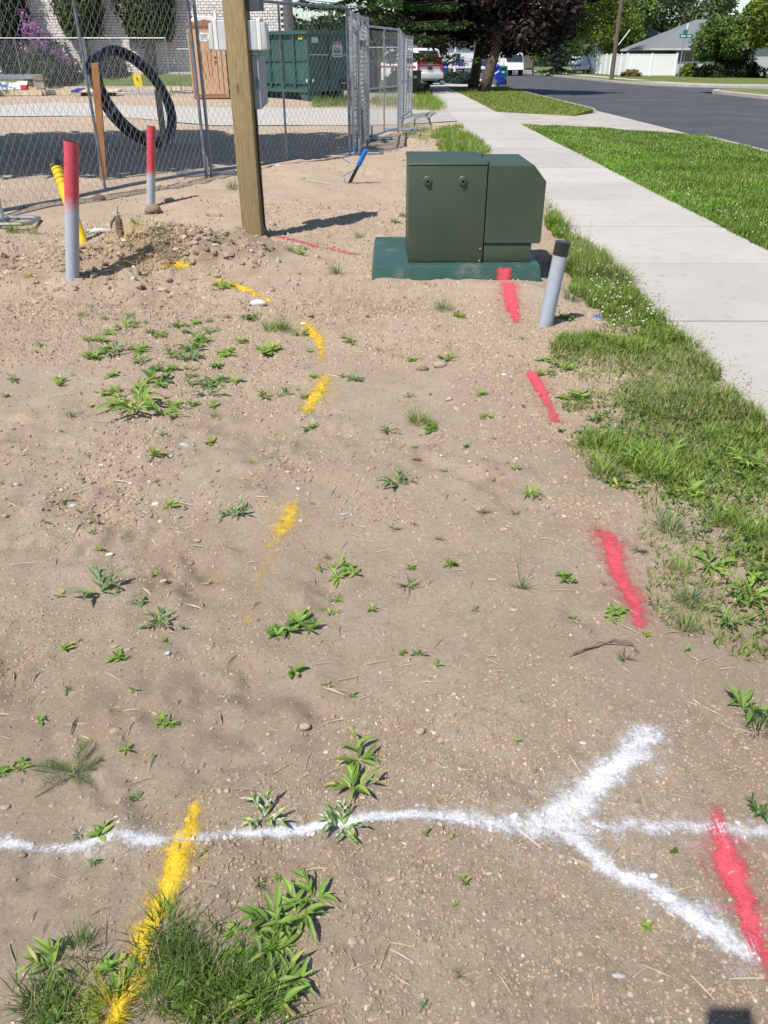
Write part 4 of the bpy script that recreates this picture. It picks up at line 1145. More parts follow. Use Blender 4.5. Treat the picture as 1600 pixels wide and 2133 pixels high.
# grey board fence far across the road
wf = empty('board_fence', (17.5, 126, 0), 0, 'grey weathered board fence far across the road', 'fence')
_b0 = None
for k in range(40):
    x = 15.2 + k * .16; h = 1.75 + random.uniform(-.03, .03)
    if _b0 is None: _b0 = MB().box((0, 0, .9), (.145, .03, 1.8)).build('board', 'fence_wood', wf); o = _b0
    else: o = share(_b0, 'board', wf, (0, 0, 0))
    o.location = (x - 17.5, random.uniform(-.01, .01) + (k * .05), random.uniform(-.03, .02))
MB().box((1.0, .6, 1.3), (6.4, .05, .09), rz=.30).build('rail', 'fence_wood', wf)

# ================================================================== TREES
def leaf_quads(C, N, S, col, asp=.55):
    """diamond leaves at centres C with normals N"""
    n = len(C)
    a = np.cross(N, RNG.normal(size=(n, 3))); a /= np.linalg.norm(a, axis=1, keepdims=True) + 1e-9
    b = np.cross(N, a)
    S = S[:, None]
    V = np.stack([C - a * S, C - b * S * asp + N * S * .12, C + a * S, C + b * S * asp + N * S * .12], 1).reshape(-1, 3)
    i = np.arange(n) * 4
    return V, np.stack([i, i + 1, i + 2, i + 3], 1), np.repeat(col, 4, 0)

def ncol(n, c1, c2, jitter=.18):
    t = RNG.random((n, 1))
    c = np.array(c1) * (1 - t) + np.array(c2) * t
    return np.clip(c * (1 + RNG.normal(0, jitter, (n, 1))), .003, .9)

def unit(n):
    v = RNG.normal(size=(n, 3)); return v / np.linalg.norm(v, axis=1, keepdims=True)

def branch(mb, a, b, r0, r1, bend=.15):
    a, b = np.array(a, float), np.array(b, float); L = np.linalg.norm(b - a)
    pts = []
    off = RNG.normal(0, bend * L, 3) * .5
    for t in np.linspace(0, 1, 6): pts.append(a * (1 - t) + b * t + off * math.sin(math.pi * t) + np.array([0, 0, .12 * L * math.sin(math.pi * t)]))
    mb.tube(pts, list(np.linspace(r0, r1, 6)), 7)

def broadleaf(name, label, base, trunk_h, r, centre, rad, n_clump, n_leaf, leaf, c1, c2, bark='bark', lean=(0, 0), cat='tree', group=None, clump=.33, squash=.75, parts=True):
    """tapered trunk, limbs to leaf clumps, leaves thick on each clump's shell"""
    base = np.array(base, float)
    e = empty(name, base, 0, label, cat, group)
    centre = np.array(centre, float); rad = np.array(rad, float)
    cc = []
    while len(cc) < n_clump:
        p = RNG.uniform(-1, 1, 3)
        d = np.linalg.norm(p)
        if .25 < d < 1 and RNG.random() < d + .1: cc.append(p * rad * .82)
    cc = np.array(cc) + centre
    mb = MB()
    top = np.array([base[0] + lean[0], base[1] + lean[1], base[2] + trunk_h])
    pts = [base + np.array([0, 0, -.1]), base * .7 + top * .3 + RNG.normal(0, r * .3, 3) * [1, 1, 0], base * .35 + top * .65 + RNG.normal(0, r * .3, 3) * [1, 1, 0], top, top * .5 + (centre + [0, 0, rad[2] * .3]) * .5, centre + [0, 0, rad[2] * .6]]
    mb.tube(pts, [r * 1.25, r, r * .9, r * .82, r * .5, r * .15], 10)
    mb.build('trunk', bark, e, world=True, smooth='all')
    lb = MB()
    for c in cc[: min(16, len(cc))]:
        a = top if c[2] < centre[2] else (top * .6 + centre * .4)
        branch(lb, a, c, r * .42, r * .08)
    lb.build('limbs', bark, e, world=True, smooth='all')
    k = RNG.integers(0, n_clump, n_leaf)
    u_ = unit(n_leaf)
    cr = rad.mean() * clump * RNG.uniform(.55, 1.35, n_clump)
    rr = (RNG.random(n_leaf) ** .45)[:, None]
    C = cc[k] + u_ * cr[k][:, None] * rr * np.array([1, 1, squash])
    N = u_ * .5 + unit(n_leaf) * .8 + np.array([0, 0, .35]); N /= np.linalg.norm(N, axis=1, keepdims=True)
    S = leaf * RNG.uniform(.6, 1.3, n_leaf)
    tone = RNG.uniform(.75, 1.25, n_clump)[k][:, None]
    V, Fq, Cc = leaf_quads(C, N, S, np.clip(ncol(n_leaf, c1, c2) * tone, .003, .8))
    npmesh('crown', V, [Fq], 'tree_leaf', e, Cc, loc=base)
    return e

def spruce(name, label, base, H, R, z0, n_lev, per, needles, c1, c2, leaf=.09, group=None):
    base = np.array(base, float)
    e = empty(name, base, 0, label, 'tree', group)
    MB().tube([base + [0, 0, -.1], base + [0, 0, H * .5], base + [0, 0, H]], [R * .075, R * .05, .02], 10).build('trunk', 'bark', e, world=True, smooth='all')
    lb = MB(); CCs = []; NN = []
    for i in range(n_lev):
        t = i / (n_lev - 1); z = z0 + (H * .97 - z0) * t ** 1.05
        L = R * (1 - t) ** .85 + .12
        for k in range(per):
            a = 2 * math.pi * (k + .5 * (i % 2)) / per + RNG.normal(0, .18)
            Lb = L * RNG.uniform(.78, 1.12)
            d = np.array([math.cos(a), math.sin(a), 0])
            p0 = base + [0, 0, z]
            droop = -.10 - .28 * (1 - t)
            m = max(8, int(needles * Lb / R))
            s = RNG.random(m) ** .7
            side = np.cross(d, [0, 0, 1])
            wv_ = (1 - s) * .30 * Lb + .10
            lat = RNG.uniform(-1, 1, m) * wv_
            zz = droop * Lb * s + .20 * Lb * s ** 3 - np.abs(lat) * .25 - RNG.random(m) * .16
            CCs.append(p0 + d * (s * Lb)[:, None] + side * lat[:, None] + np.stack([0 * s, 0 * s, zz], 1))
            nn = np.tile(np.array([0, 0, 1.]), (m, 1)) + RNG.normal(0, .45, (m, 3)); NN.append(nn / np.linalg.norm(nn, axis=1, keepdims=True))
            if i < n_lev * .8: lb.tube([p0, p0 + d * Lb * .5 + [0, 0, droop * Lb * .5], p0 + d * Lb * .95 + [0, 0, droop * Lb * .95 + .17 * Lb]], [.035, .02, .006], 5, caps=False)
    lb.build('limbs', 'bark', e, world=True)
    C = np.concatenate(CCs); N = np.concatenate(NN); n = len(C)
    V, Fq, Cc = leaf_quads(C, N, leaf * RNG.uniform(.6, 1.4, n), ncol(n, c1, c2, .22), .45)
    npmesh('crown', V, [Fq], 'tree_leaf', e, Cc, loc=base)
    return e

def arbor(label, base, H, rx, ry, n, zlow=.2, c1=(.030, .060, .012), c2=(.075, .120, .018), stem=.3):
    base = np.array(base, float)
    e = empty('arborvitae', base, 0, label, 'shrub', 'clipped evergreens before the brick building')
    mb = MB()
    for k in range(4):
        a = k * 1.57 + .4
        mb.tube([base + [.10 * math.cos(a), .10 * math.sin(a), -.05], base + [.18 * math.cos(a), .18 * math.sin(a), stem + .4], base + [rx * .4 * math.cos(a), ry * .4 * math.sin(a), H * .8]], [.07, .055, .02], 7)
    mb.build('stems', 'bark', e, world=True, smooth='all')
    t = RNG.random(n) ** .9; a = RNG.uniform(0, 2 * np.pi, n)
    prof = np.sin(np.pi * np.clip(t * .78 + .17, 0, 1)) ** .6
    lump = 1 + .16 * np.sin(a * 5 + t * 9) * np.sin(t * 17 + a * 2) + RNG.normal(0, .05, n)
    rr = prof * lump * (RNG.random(n) ** .18)
    C = base + np.stack([rx * rr * np.cos(a), ry * rr * np.sin(a), stem + zlow + (H - stem - zlow) * t], 1)
    N = np.stack([np.cos(a), np.sin(a), np.full(n, .3)], 1) + RNG.normal(0, .6, (n, 3)); N /= np.linalg.norm(N, axis=1, keepdims=True)
    V, Fq, Cc = leaf_quads(C, N, .07 * RNG.uniform(.6, 1.5, n), ncol(n, c1, c2, .25), .45)
    npmesh('foliage', V, [Fq], 'tree_leaf', e, Cc, loc=base)
    return e

def bush(name, label, base, rad, n, c1, c2, leaf=.06, group=None, cat='shrub'):
    base = np.array(base, float); rad = np.array(rad, float)
    e = empty(name, base, 0, label, cat, group)
    mb = MB()
    for k in range(7):
        a = RNG.uniform(0, 6.28); q_ = base + np.array([math.cos(a) * rad[0] * .6, math.sin(a) * rad[1] * .6, rad[2] * RNG.uniform(.8, 1.5)])
        mb.tube([base + [0, 0, -.05], (base + q_) / 2 + [0, 0, .1], q_], [.03, .02, .008], 5)
    mb.build('stems', 'bark', e, world=True)
    u_ = unit(n); u_[:, 2] = np.abs(u_[:, 2])
    lump = 1 + .22 * np.sin(u_[:, 0] * 7 + 1) * np.sin(u_[:, 1] * 6 + u_[:, 2] * 5)
    C = base + u_ * rad * np.array([1, 1, 1.9]) * (lump * RNG.random(n) ** .22)[:, None]
    N = u_ + RNG.normal(0, .7, (n, 3)); N /= np.linalg.norm(N, axis=1, keepdims=True)
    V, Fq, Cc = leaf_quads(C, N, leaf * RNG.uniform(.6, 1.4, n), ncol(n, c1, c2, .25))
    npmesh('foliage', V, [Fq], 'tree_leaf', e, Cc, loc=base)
    return e

def tz_(x, y): return float(terrain(x, y))
# clipped evergreens and flowering shrub
arbor('dark clipped evergreen at the far left edge before the brick wall', (-15.4, 36.85, tz_(-15.4, 36.85)), 5.4, 1.15, .5, 9000, stem=.1, c1=(.012, .022, .010), c2=(.030, .048, .016))
arbor('rounded clipped evergreen between the purple shrub and the pipe coil', (-12.25, 36.85, tz_(-12.2, 36.85)), 5.0, .98, .5, 9000, stem=1.1)
arbor('largest clipped evergreen on a bare stem, right of the pipe coil top', (-9.55, 36.85, tz_(-9.5, 36.85)), 5.2, 1.22, .5, 11000, stem=1.0)
lil = bush('flowering_shrub', 'shrub with purple pink blossom between two clipped evergreens', (-13.6, 36.4, tz_(-13.6, 36.4)), (1.15, .8, .78), 4200, (.03, .06, .02), (.09, .13, .05), .07)
n = 1100
cl = RNG.normal(0, 1, (20, 3)) * [.32, .2, .34] + [-.15, -.45, 1.55]
cl = np.concatenate([cl, [[.75, -.5, .75], [.9, -.45, .65], [.5, -.55, 1.05], [.62, -.5, .95]]])
k = RNG.integers(0, len(cl), n)
C = cl[k] + RNG.normal(0, .085, (n, 3)) + np.array(lil.location)
V, Fq, Cc = leaf_quads(C, unit(n), .045 * RNG.uniform(.6, 1.3, n), ncol(n, (.30, .12, .33), (.50, .27, .50), .15), .8)
npmesh('blossom', V, [Fq], 'tree_leaf', lil, Cc, loc=np.array(lil.location))
for x, l_ in ((-15.0, 'low dark shrub under the left clipped evergreen'), (-11.2, 'low dark shrub behind the pipe coil')):
    bush('shrub', l_, (x, 36.75, tz_(x, 36.7)), (.7, .4, .5), 1500, (.012, .02, .012), (.03, .045, .02), .06, 'low shrubs along the brick wall')
# big spruce behind the dumpster
spruce('spruce_tree', 'large green spruce with drooping boughs behind the dumpster', (-.5, 42.2, 0), 13, 4.6, 2.35, 17, 13, 190, (.030, .070, .024), (.085, .150, .045), .105)
# two dark leaved street trees
dk1, dk2 = (.018, .013, .014), (.075, .055, .046)
q = at(985, 184, z=.01)
broadleaf('dark_leaved_tree', 'left of the two dark purple leaved street trees by the sidewalk', (q[0], q[1], 0), 2.6, .27, (3.7, 46.5, 4.8), (3.8, 3.3, 3.1), 58, 28000, .125, dk1, dk2, lean=(.35, .2), group='dark leaved street trees')
q = at(1007, 191, z=.01)
broadleaf('dark_leaved_tree', 'right, leaning one of the two dark purple leaved street trees', (q[0], q[1], 0), 2.4, .26, (6.5, 43.6, 4.15), (4.1, 3.1, 2.9), 58, 28000, .125, dk1, dk2, lean=(.55, .1), group='dark leaved street trees')
broadleaf('plum_tree', 'small dark red plum tree far down the sidewalk', (4.75, 82, 0), 1.1, .22, (4.2, 82, 3.0), (2.5, 2.3, 1.6), 26, 7500, .10, (.020, .010, .010), (.075, .035, .028), lean=(.1, 0))
# trees beyond the road
G1, G2 = (.10, .165, .03), (.18, .25, .04)
broadleaf('green_tree', 'bright yellow green tree left of the tall utility pole', (25.2, 97, 0), 2.8, .26, (22.8, 96, 5.5), (4.6, 4.0, 3.8), 44, 13000, .15, G1, (.16, .21, .03), group='green trees beyond the road')
broadleaf('green_tree', 'tall green tree right of the utility pole behind the fence', (26.5, 108, 0), 3.2, .35, (27, 108, 6.0), (6.0, 4.5, 4.3), 48, 17000, .20, (.09, .16, .04), (.18, .27, .065), 'bark_pale', group='green trees beyond the road')
broadleaf('green_tree', 'grey green poplar with pale limbs behind the house roof', (36.5, 112, 0), 4.0, .4, (37, 112, 7.0), (6.5, 4.5, 4.6), 44, 14000, .20, (.08, .13, .055), (.16, .24, .10), 'bark_pale', group='green trees beyond the road')
broadleaf('green_tree', 'dense mid green tree in front of the grey house', (28.9, 77, 0), 1.2, .22, (29.3, 77, 2.7), (3.3, 2.6, 1.85), 44, 14000, .13, (.06, .11, .025), (.15, .23, .05), group='green trees beyond the road')
broadleaf('green_tree', 'bright green maple at the right edge above the house', (34.0, 75, 0), 2.6, .26, (32.6, 74, 4.5), (3.9, 3.2, 3.0), 50, 15000, .15, G1, (.24, .30, .035), group='green trees beyond the road')
spruce('blue_spruce', 'dark blue spruce left of the white vinyl fence', (17.9, 92, 0), 7.5, 2.5, .3, 14, 11, 80, (.018, .045, .040), (.055, .095, .085), .13)
broadleaf('sapling', 'thin young sapling at the far kerb below the bright tree', (15.9, 95, 0), 1.5, .06, (15.9, 95, 2.1), (.8, .8, .8), 10, 900, .10, (.08, .14, .03), (.16, .24, .05), group='young street saplings')
broadleaf('sapling', 'second thin sapling farther along, at the edge of the dark crown', (16.4, 112, 0), 1.5, .06, (16.4, 112, 2.2), (.9, .9, .9), 10, 900, .12, (.07, .12, .03), (.13, .2, .05), group='young street saplings')
# dark shade tree just outside the left edge: only its shadow falls into view
broadleaf('shade_tree', 'large shade tree left of the site whose shadow falls behind the fence', (-9.2, 11.6, 0), 2.6, .26, (-7.0, 12.4, 5.6), (4.8, 4.1, 2.3), 80, 30000, .21, (.03, .06, .015), (.08, .13, .03), lean=(.5, .1))
broadleaf('shade_tree', 'second shade tree far left whose shadow touches the gravel drive', (-21.5, 28.5, .1), 3.0, .26, (-19.6, 29.2, 6.2), (3.4, 2.6, 2.0), 40, 9000, .14, (.03, .06, .015), (.08, .13, .03))
# shrubs beyond the road
bush('shrub', 'mound of straw coloured and green weeds at the foot of the vinyl fence', (22.4, 80.5, 0), (.9, .7, .28), 1100, (.09, .10, .03), (.26, .22, .09), .11, 'shrubs beyond the road')
bush('shrub', 'yellow green leafy clump by the street sign post', (27.3, 79.5, 0), (1.0, .9, .55), 1800, (.09, .14, .02), (.22, .27, .04), .11, 'shrubs beyond the road')
bush('shrub', 'grassy shrub right of the yellow green clump', (28.6, 78.5, 0), (1.2, .9, .5), 1600, (.06, .09, .03), (.15, .17, .07), .11, 'shrubs beyond the road')
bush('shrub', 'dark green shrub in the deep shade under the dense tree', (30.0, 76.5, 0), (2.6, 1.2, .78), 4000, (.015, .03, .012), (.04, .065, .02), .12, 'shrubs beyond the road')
bush('shrub', 'bright green shrub at the right edge below the maple', (33.6, 73, 0), (1.8, 1.2, .8), 2600, (.05, .09, .02), (.14, .2, .05), .12, 'shrubs beyond the road')
bush('juniper', 'low spreading dark juniper by the sidewalk left of the dark trunks', (4.4, 58.4, 0), (1.75, 1.2, .34), 2600, (.020, .042, .030), (.05, .085, .055), .10)
bush('shrub', 'small brown green bush at the foot of the plum tree', (3.6, 78, 0), (.8, .7, .38), 900, (.06, .05, .02), (.13, .10, .04), .09)
bush('shrub', 'round black green bush beside the green pedestal', (1.75, 38.4, 0), (.34, .34, .24), 1600, (.006, .009, .006), (.016, .022, .012), .05)
bush('shrub', 'bushy green shrub in front of the emergency truck', (.75, 45, 0), (.75, .7, .5), 2000, (.03, .06, .02), (.09, .13, .04), .08)
tag(sheet('mulch_bed', [(street(3.1, 60), 60), (street(6.1, 66), 66), (street(6.1, 82), 82), (street(3.1, 76), 76)], .012, 'mulch'), kind='structure')
o = MB().lathe([(0, 0), (.16, .02), (.2, .1), (.12, .2), (0, .23)], (0, 0, 0), 9).build('landscape_rock', 'white_plastic'); q = at(921, 176, z=0.02); o.location = q
tag(o, 'white landscape rock at the sidewalk edge before the juniper', 'rock')
# far off woods closing the view
n = 26000
ang = RNG.uniform(-.62, .62, n); dist = RNG.uniform(185, 250, n)
X = np.tan(ang) * dist; hmax = 9 + 7 * vnoise(X, dist * .2, 14, 5) + 4 * vnoise(X, dist, 5, 6)
C = np.stack([X, dist, np.clip(hmax, 3, 30) * RNG.random(n) ** .7], 1)
N = unit(n); N[:, 1] -= .6; N /= np.linalg.norm(N, axis=1, keepdims=True)
V, Fq, Cc = leaf_quads(C, N, RNG.uniform(.5, 1.2, n), ncol(n, (.03, .055, .02), (.10, .14, .05), .25), .6)
tag(npmesh('distant_trees', V, [Fq], 'tree_leaf', None, Cc), 'far off mass of trees closing the street', 'trees', kind='stuff')

# ================================================================== PAINT MARKS ON THE SOIL
PAINT = {'yellow': (.74, .49, .035), 'red': (.66, .095, .125), 'white': (.62, .615, .62)}
def paint_mat(name, c, dens=1.0):
    m, nt, b = new_mat(name)
    P = _geo(nt)
    a = nt.nodes.new('ShaderNodeAttribute'); a.attribute_name = 'Col'
    sep = nt.nodes.new('ShaderNodeSeparateColor'); nt.links.new(a.outputs['Color'], sep.inputs[0])
    nt.links.new(_mix(nt, _range(nt, _noise(nt, P, 55, 4, .7), .35, .7), c, tuple(x * .80 for x in c)), b.inputs['Base Color'])
    b.inputs['Roughness'].default_value = .85; b.inputs['Specular IOR Level'].default_value = .15
    nt.links.new(_bump(nt, _noise(nt, P, 110, 5, .7), .7, .008), b.inputs['Normal'])
    n1 = _noise(nt, P, 170, 3, .7); n2 = _noise(nt, P, 38, 3, .6)
    s = nt.nodes.new('ShaderNodeMath'); s.operation = 'MULTIPLY_ADD'; s.inputs[1].default_value = 1.05; nt.links.new(n1, s.inputs[0]); nt.links.new(sep.outputs[0], s.inputs[2])
    s2 = nt.nodes.new('ShaderNodeMath'); s2.operation = 'MULTIPLY_ADD'; s2.inputs[1].default_value = 1.25; nt.links.new(n2, s2.inputs[0]); nt.links.new(s.outputs[0], s2.inputs[2])
    fac = _range(nt, s2.outputs[0], 1.28, 2.12)
    t = nt.nodes.new('ShaderNodeBsdfTransparent'); mx = nt.nodes.new('ShaderNodeMixShader')
    nt.links.new(fac, mx.inputs[0]); nt.links.new(t.outputs[0], mx.inputs[1]); nt.links.new(b.outputs[0], mx.inputs[2])
    nt.links.new(mx.outputs[0], nt.nodes['Material Output'].inputs['Surface'])
    return m
for k, c in PAINT.items():
    M['paint_' + k] = paint_mat(k + '_marking_paint', c)
    M['grit_' + k] = pmat(k + '_painted_grit', c, tuple(x * .82 for x in c), 60, .85, spec=.15)

MARKS = []   # (segments in metres with half width and strength)
def to_segs(lines):
    out = []
    for pts in lines:
        g = [(at(p[0], p[1])[:2], p[2] * mpp(p[0], p[1]), p[3] if len(p) > 3 else 1.) for p in pts]
        for a, b in zip(g[:-1], g[1:]): out.append((a[0], b[0], a[1], b[1], a[2], b[2]))
    return out
def coverage(segs, x, y):
    cov = np.zeros_like(x)
    wx = x + .010 * vnoise(x, y, .05, 31) + .022 * vnoise(x, y, .16, 32); wy = y + .010 * vnoise(x, y, .05, 33) + .022 * vnoise(x, y, .16, 34)
    for a, b, w0, w1, s0, s1 in segs:
        d = b - a; L2 = d @ d + 1e-9
        t = np.clip(((wx - a[0]) * d[0] + (wy - a[1]) * d[1]) / L2, 0, 1)
        dist = np.hypot(wx - a[0] - t * d[0], wy - a[1] - t * d[1])
        w = w0 + (w1 - w0) * t
        q_ = dist / w
        cov = np.maximum(cov, np.maximum(1 - sstep(.0, 2.5, q_), .46 * np.exp(-(q_ / 3.0) ** 2)) * (s0 + (s1 - s0) * t))
    return cov
def paint(colour, lines, label):
    segs = to_segs(lines)
    if colour == 'yellow' and segs[0][0][1] > 2: segs = [(a, b, w0 * 1.3, w1 * 1.3, s0 * .86, s1 * .86) for a, b, w0, w1, s0, s1 in segs]
    P_ = np.array([s[0] for s in segs] + [s[1] for s in segs]); wmx = max(max(s[2], s[3]) for s in segs) * 4.0 + .03
    x0, y0 = P_.min(0) - wmx; x1, y1 = P_.max(0) + wmx
    cell = .0075 if y0 < 3 else (.012 if y0 < 6 else .03)
    gx = np.arange(x0, x1, cell); gy = np.arange(y0, y1, cell)
    X, Y = np.meshgrid(gx, gy)
    cov = coverage(segs, X, Y)
    Z = gz(X, Y) + .0028 + .0006 * Y
    V = np.stack([X.ravel(), Y.ravel(), Z.ravel()], 1)
    nx = len(gx); i = (np.arange(len(gy) - 1)[:, None] * nx + np.arange(nx - 1)[None, :]).ravel()
    q = np.stack([i, i + 1, i + 1 + nx, i + nx], 1)
    cf = cov.ravel(); keep = cf[q].max(1) > .03; q = q[keep]
    used = np.unique(q); remap = np.full(len(V), -1); remap[used] = np.arange(len(used))
    o = npmesh('paint_mark', V[used], [remap[q]], 'paint_' + colour, None, np.repeat(cf[used][:, None], 3, 1), smooth=True, loc=(P_[0][0], P_[0][1], 0))
    tag(o, label, 'paint mark', {'yellow': 'yellow utility paint marks', 'red': 'red utility paint marks', 'white': 'white utility paint marks'}[colour])
    MARKS.append((colour, segs, o)); return o
paint('white', [[(-40, 1748, 8, .6), (40, 1756, 11, .9), (90, 1765, 8, .58), (125, 1768, 9, .8), (180, 1768, 12, .7), (215, 1764, 10, .55), (260, 1764, 14, .85), (320, 1765, 14, .9), (350, 1760, 9, .5), (420, 1760, 14, .8), (480, 1754, 10, .55), (530, 1750, 9, .85), (600, 1742, 11), (680, 1727, 10), (760, 1714, 9), (840, 1710, 9), (920, 1712, 11), (1000, 1722, 17, .75), (1080, 1735, 22, .7), (1160, 1728, 30, .9), (1230, 1735, 20, .62), (1320, 1730, 16, .6), (1420, 1735, 16, .64), (1520, 1738, 15, .7), (1640, 1742, 15, .7)],
                [(1130, 1722, 30, .8), (1190, 1690, 29, .95), (1240, 1655, 25, .95), (1295, 1605, 25, .85), (1345, 1548, 25, .8)],
                [(1150, 1722, 25, .9), (1205, 1765, 16, .9), (1265, 1815, 16, .85), (1330, 1850, 18, .9), (1395, 1890, 20, .9), (1460, 1930, 23, .9), (1525, 1970, 25, .95), (1565, 1995, 18, .7)]],
      'white sprayed line across the foreground ending in a forked arrow')
paint('yellow', [[(413, 1682, 12, .6), (400, 1735, 18, .8), (375, 1785, 25), (355, 1850, 21, .95), (325, 1905, 19, .9), (290, 1965, 19, .9), (278, 2030, 20, .9), (250, 2090, 19, .9), (215, 2150, 18, .9)]], 'long yellow stripe crossing the white line in the foreground')
paint('yellow', [[(606, 1066, 9, .55), (598, 1088, 12, .8), (583, 1116, 12, .8), (567, 1138, 8, .45), (555, 1185, 10, .30), (535, 1250, 10, .25), (515, 1302, 8, .36)]], 'yellow dash in the middle of the soil, fading to faint specks')
paint('yellow', [[(672, 778, 8, .7), (667, 805, 10, .85), (650, 838, 10, .85), (638, 860, 5, .6)]], 'yellow dash left of the small weed rosette, below the curved one')
paint('yellow', [[(632, 668, 4, .6), (650, 690, 7, .9), (662, 702, 7, .9), (668, 725, 4, .7), (666, 745, 4, .5)]], 'curved yellow dash right of the large grass tuft')
paint('yellow', [[(446, 577, 5, .55), (478, 588, 8, .9), (508, 603, 8, .9), (535, 613, 5, .75), (572, 629, 3, .55)]], 'yellow dash running down the mound to the white rock')
paint('yellow', [[(345, 546, 8, .8), (362, 543, 8, .9), (388, 549, 4, .7)]], 'small yellow splash on the clods of the dug mound')
paint('red', [[(1056, 588, 10), (1062, 612, 11), (1064, 640, 10), (1076, 668, 7, .85)]], 'red dash leading from the transformer plinth down the soil')
paint('red', [[(1110, 776, 11), (1122, 800, 10), (1135, 826, 8, .8), (1146, 845, 6, .65), (1155, 872, 10, .75)]], 'red dash beside the grass verge below the leaning conduit')
paint('red', [[(1262, 1120, 17, .85), (1285, 1170, 15, .9), (1303, 1210, 14, .85), (1318, 1255, 16, .9), (1332, 1310, 12, .75)]], 'red stripe at the grass edge in the middle distance')
paint('red', [[(1490, 1695, 12, .5), (1502, 1745, 15, .85), (1528, 1820, 20, .95), (1562, 1920, 18, .95), (1610, 2040, 14, .85)]], 'red stripe crossing the white line at the right edge')
paint('red', [[(578, 493, 3), (630, 502, 3.4, .9), (690, 516, 3.4, .9), (742, 527, 3.2)]], 'thin red line from the wooden post toward the transformer')
paint('white', [[(125, 485, 5, .5), (165, 482, 9), (200, 474, 9), (232, 474, 6, .7)]], 'white patch on the ground behind the dug mound')
paint('white', [[(636, 381, 3, .8), (670, 384, 3, .8), (706, 388, 1.6, .5)]], 'faint white mark on the soil near the blue pipe')
# red overspray on the plinth itself
seg_y = 5.402
pv = []; pc = []; pf = []
nx, nz = 26, 18
for j in range(nz):
    for i in range(nx):
        x = .72 + .22 * i / (nx - 1); z = -.02 + .16 * j / (nz - 1)
        pv.append((x, 5.3845 + .035 * (z + .12) / .255 - .004, z))
        cx_ = .822; d_ = abs(x - cx_) / (.030 + .02 * (z < .03))
        pc.append([float(1 - sstep(.5, 2.6, d_)) * float(1 - sstep(.110, .130, z))] * 3)
for j in range(nz - 1):
    for i in range(nx - 1): pf.append((j * nx + i, j * nx + i + 1, (j + 1) * nx + i + 1, (j + 1) * nx + i))
npmesh('red_spray', np.array(pv) - np.array(tr.location), [pf], 'paint_red', tr, np.array(pc))

# ================================================================== LOOSE GRIT AND STONES
PYR = np.array([(1, 0, 0), (0, 1, 0), (-1, 0, 0), (0, -1, 0), (0, 0, 1)], float)
PYF = np.array([(0, 1, 4), (1, 2, 4), (2, 3, 4), (3, 0, 4)])
OCT = np.array([(1, 0, 0), (0, 1, 0), (-1, 0, 0), (0, -1, 0), (0, 0, 1), (0, 0, -1)], float)
OCF = np.array([(0, 1, 4), (1, 2, 4), (2, 3, 4), (3, 0, 4), (1, 0, 5), (2, 1, 5), (3, 2, 5), (0, 3, 5)])
def crumbs(x, y, s, sink=.25):
    n = len(x)
    ang = RNG.uniform(0, 6.28, n); ca, sa = np.cos(ang), np.sin(ang)
    sc_ = np.stack([RNG.uniform(.7, 1.35, n), RNG.uniform(.6, 1.1, n), RNG.uniform(.55, 1.05, n)], 1)
    V = PYR[None] * sc_[:, None, :] + RNG.normal(0, .2, (n, 5, 3))
    V[:, :4, 2] -= .35; V[:, 4, :2] *= 2.2
    V = np.stack([V[..., 0] * ca[:, None] - V[..., 1] * sa[:, None], V[..., 0] * sa[:, None] + V[..., 1] * ca[:, None], V[..., 2]], 2) * s[:, None, None]
    V += np.stack([x, y, gz(x, y) + s * (.40 - sink)], 1)[:, None, :]
    return V.reshape(-1, 3), (np.arange(n)[:, None, None] * 5 + PYF[None]).reshape(-1, 3)
_t = (1 + 5 ** .5) / 2
ICO = np.array([(-1, _t, 0), (1, _t, 0), (-1, -_t, 0), (1, -_t, 0), (0, -1, _t), (0, 1, _t), (0, -1, -_t), (0, 1, -_t), (_t, 0, -1), (_t, 0, 1), (-_t, 0, -1), (-_t, 0, 1)], float) / math.sqrt(1 + _t * _t)
ICF = np.array([(0, 11, 5), (0, 5, 1), (0, 1, 7), (0, 7, 10), (0, 10, 11), (1, 5, 9), (5, 11, 4), (11, 10, 2), (10, 7, 6), (7, 1, 8), (3, 9, 4), (3, 4, 2), (3, 2, 6), (3, 6, 8), (3, 8, 9), (4, 9, 5), (2, 4, 11), (6, 2, 10), (8, 6, 7), (9, 8, 1)])
def clods(x, y, s):
    n = len(x); ang = RNG.uniform(0, 6.28, n); ca, sa = np.cos(ang), np.sin(ang)
    sc_ = np.stack([RNG.uniform(.75, 1.3, n), RNG.uniform(.6, 1.05, n), RNG.uniform(.45, .85, n)], 1)
    V = ICO[None] * (1 + RNG.normal(0, .16, (n, 12, 1))) * sc_[:, None, :]
    V = np.stack([V[..., 0] * ca[:, None] - V[..., 1] * sa[:, None], V[..., 0] * sa[:, None] + V[..., 1] * ca[:, None], V[..., 2]], 2) * (s * .85)[:, None, None]
    V += np.stack([x, y, gz(x, y) + s * .16], 1)[:, None, :]
    return V.reshape(-1, 3), (np.arange(n)[:, None, None] * 12 + ICF[None]).reshape(-1, 3)
def soil_ok(x, y):
    xs = x - DRIFT * y
    return (xs < SW0 - .12) & ~((x > -.1) & (x < 1.1) & (y > 5.36) & (y < 6.5))
xs_l, ys_l, ss_l = [], [], []
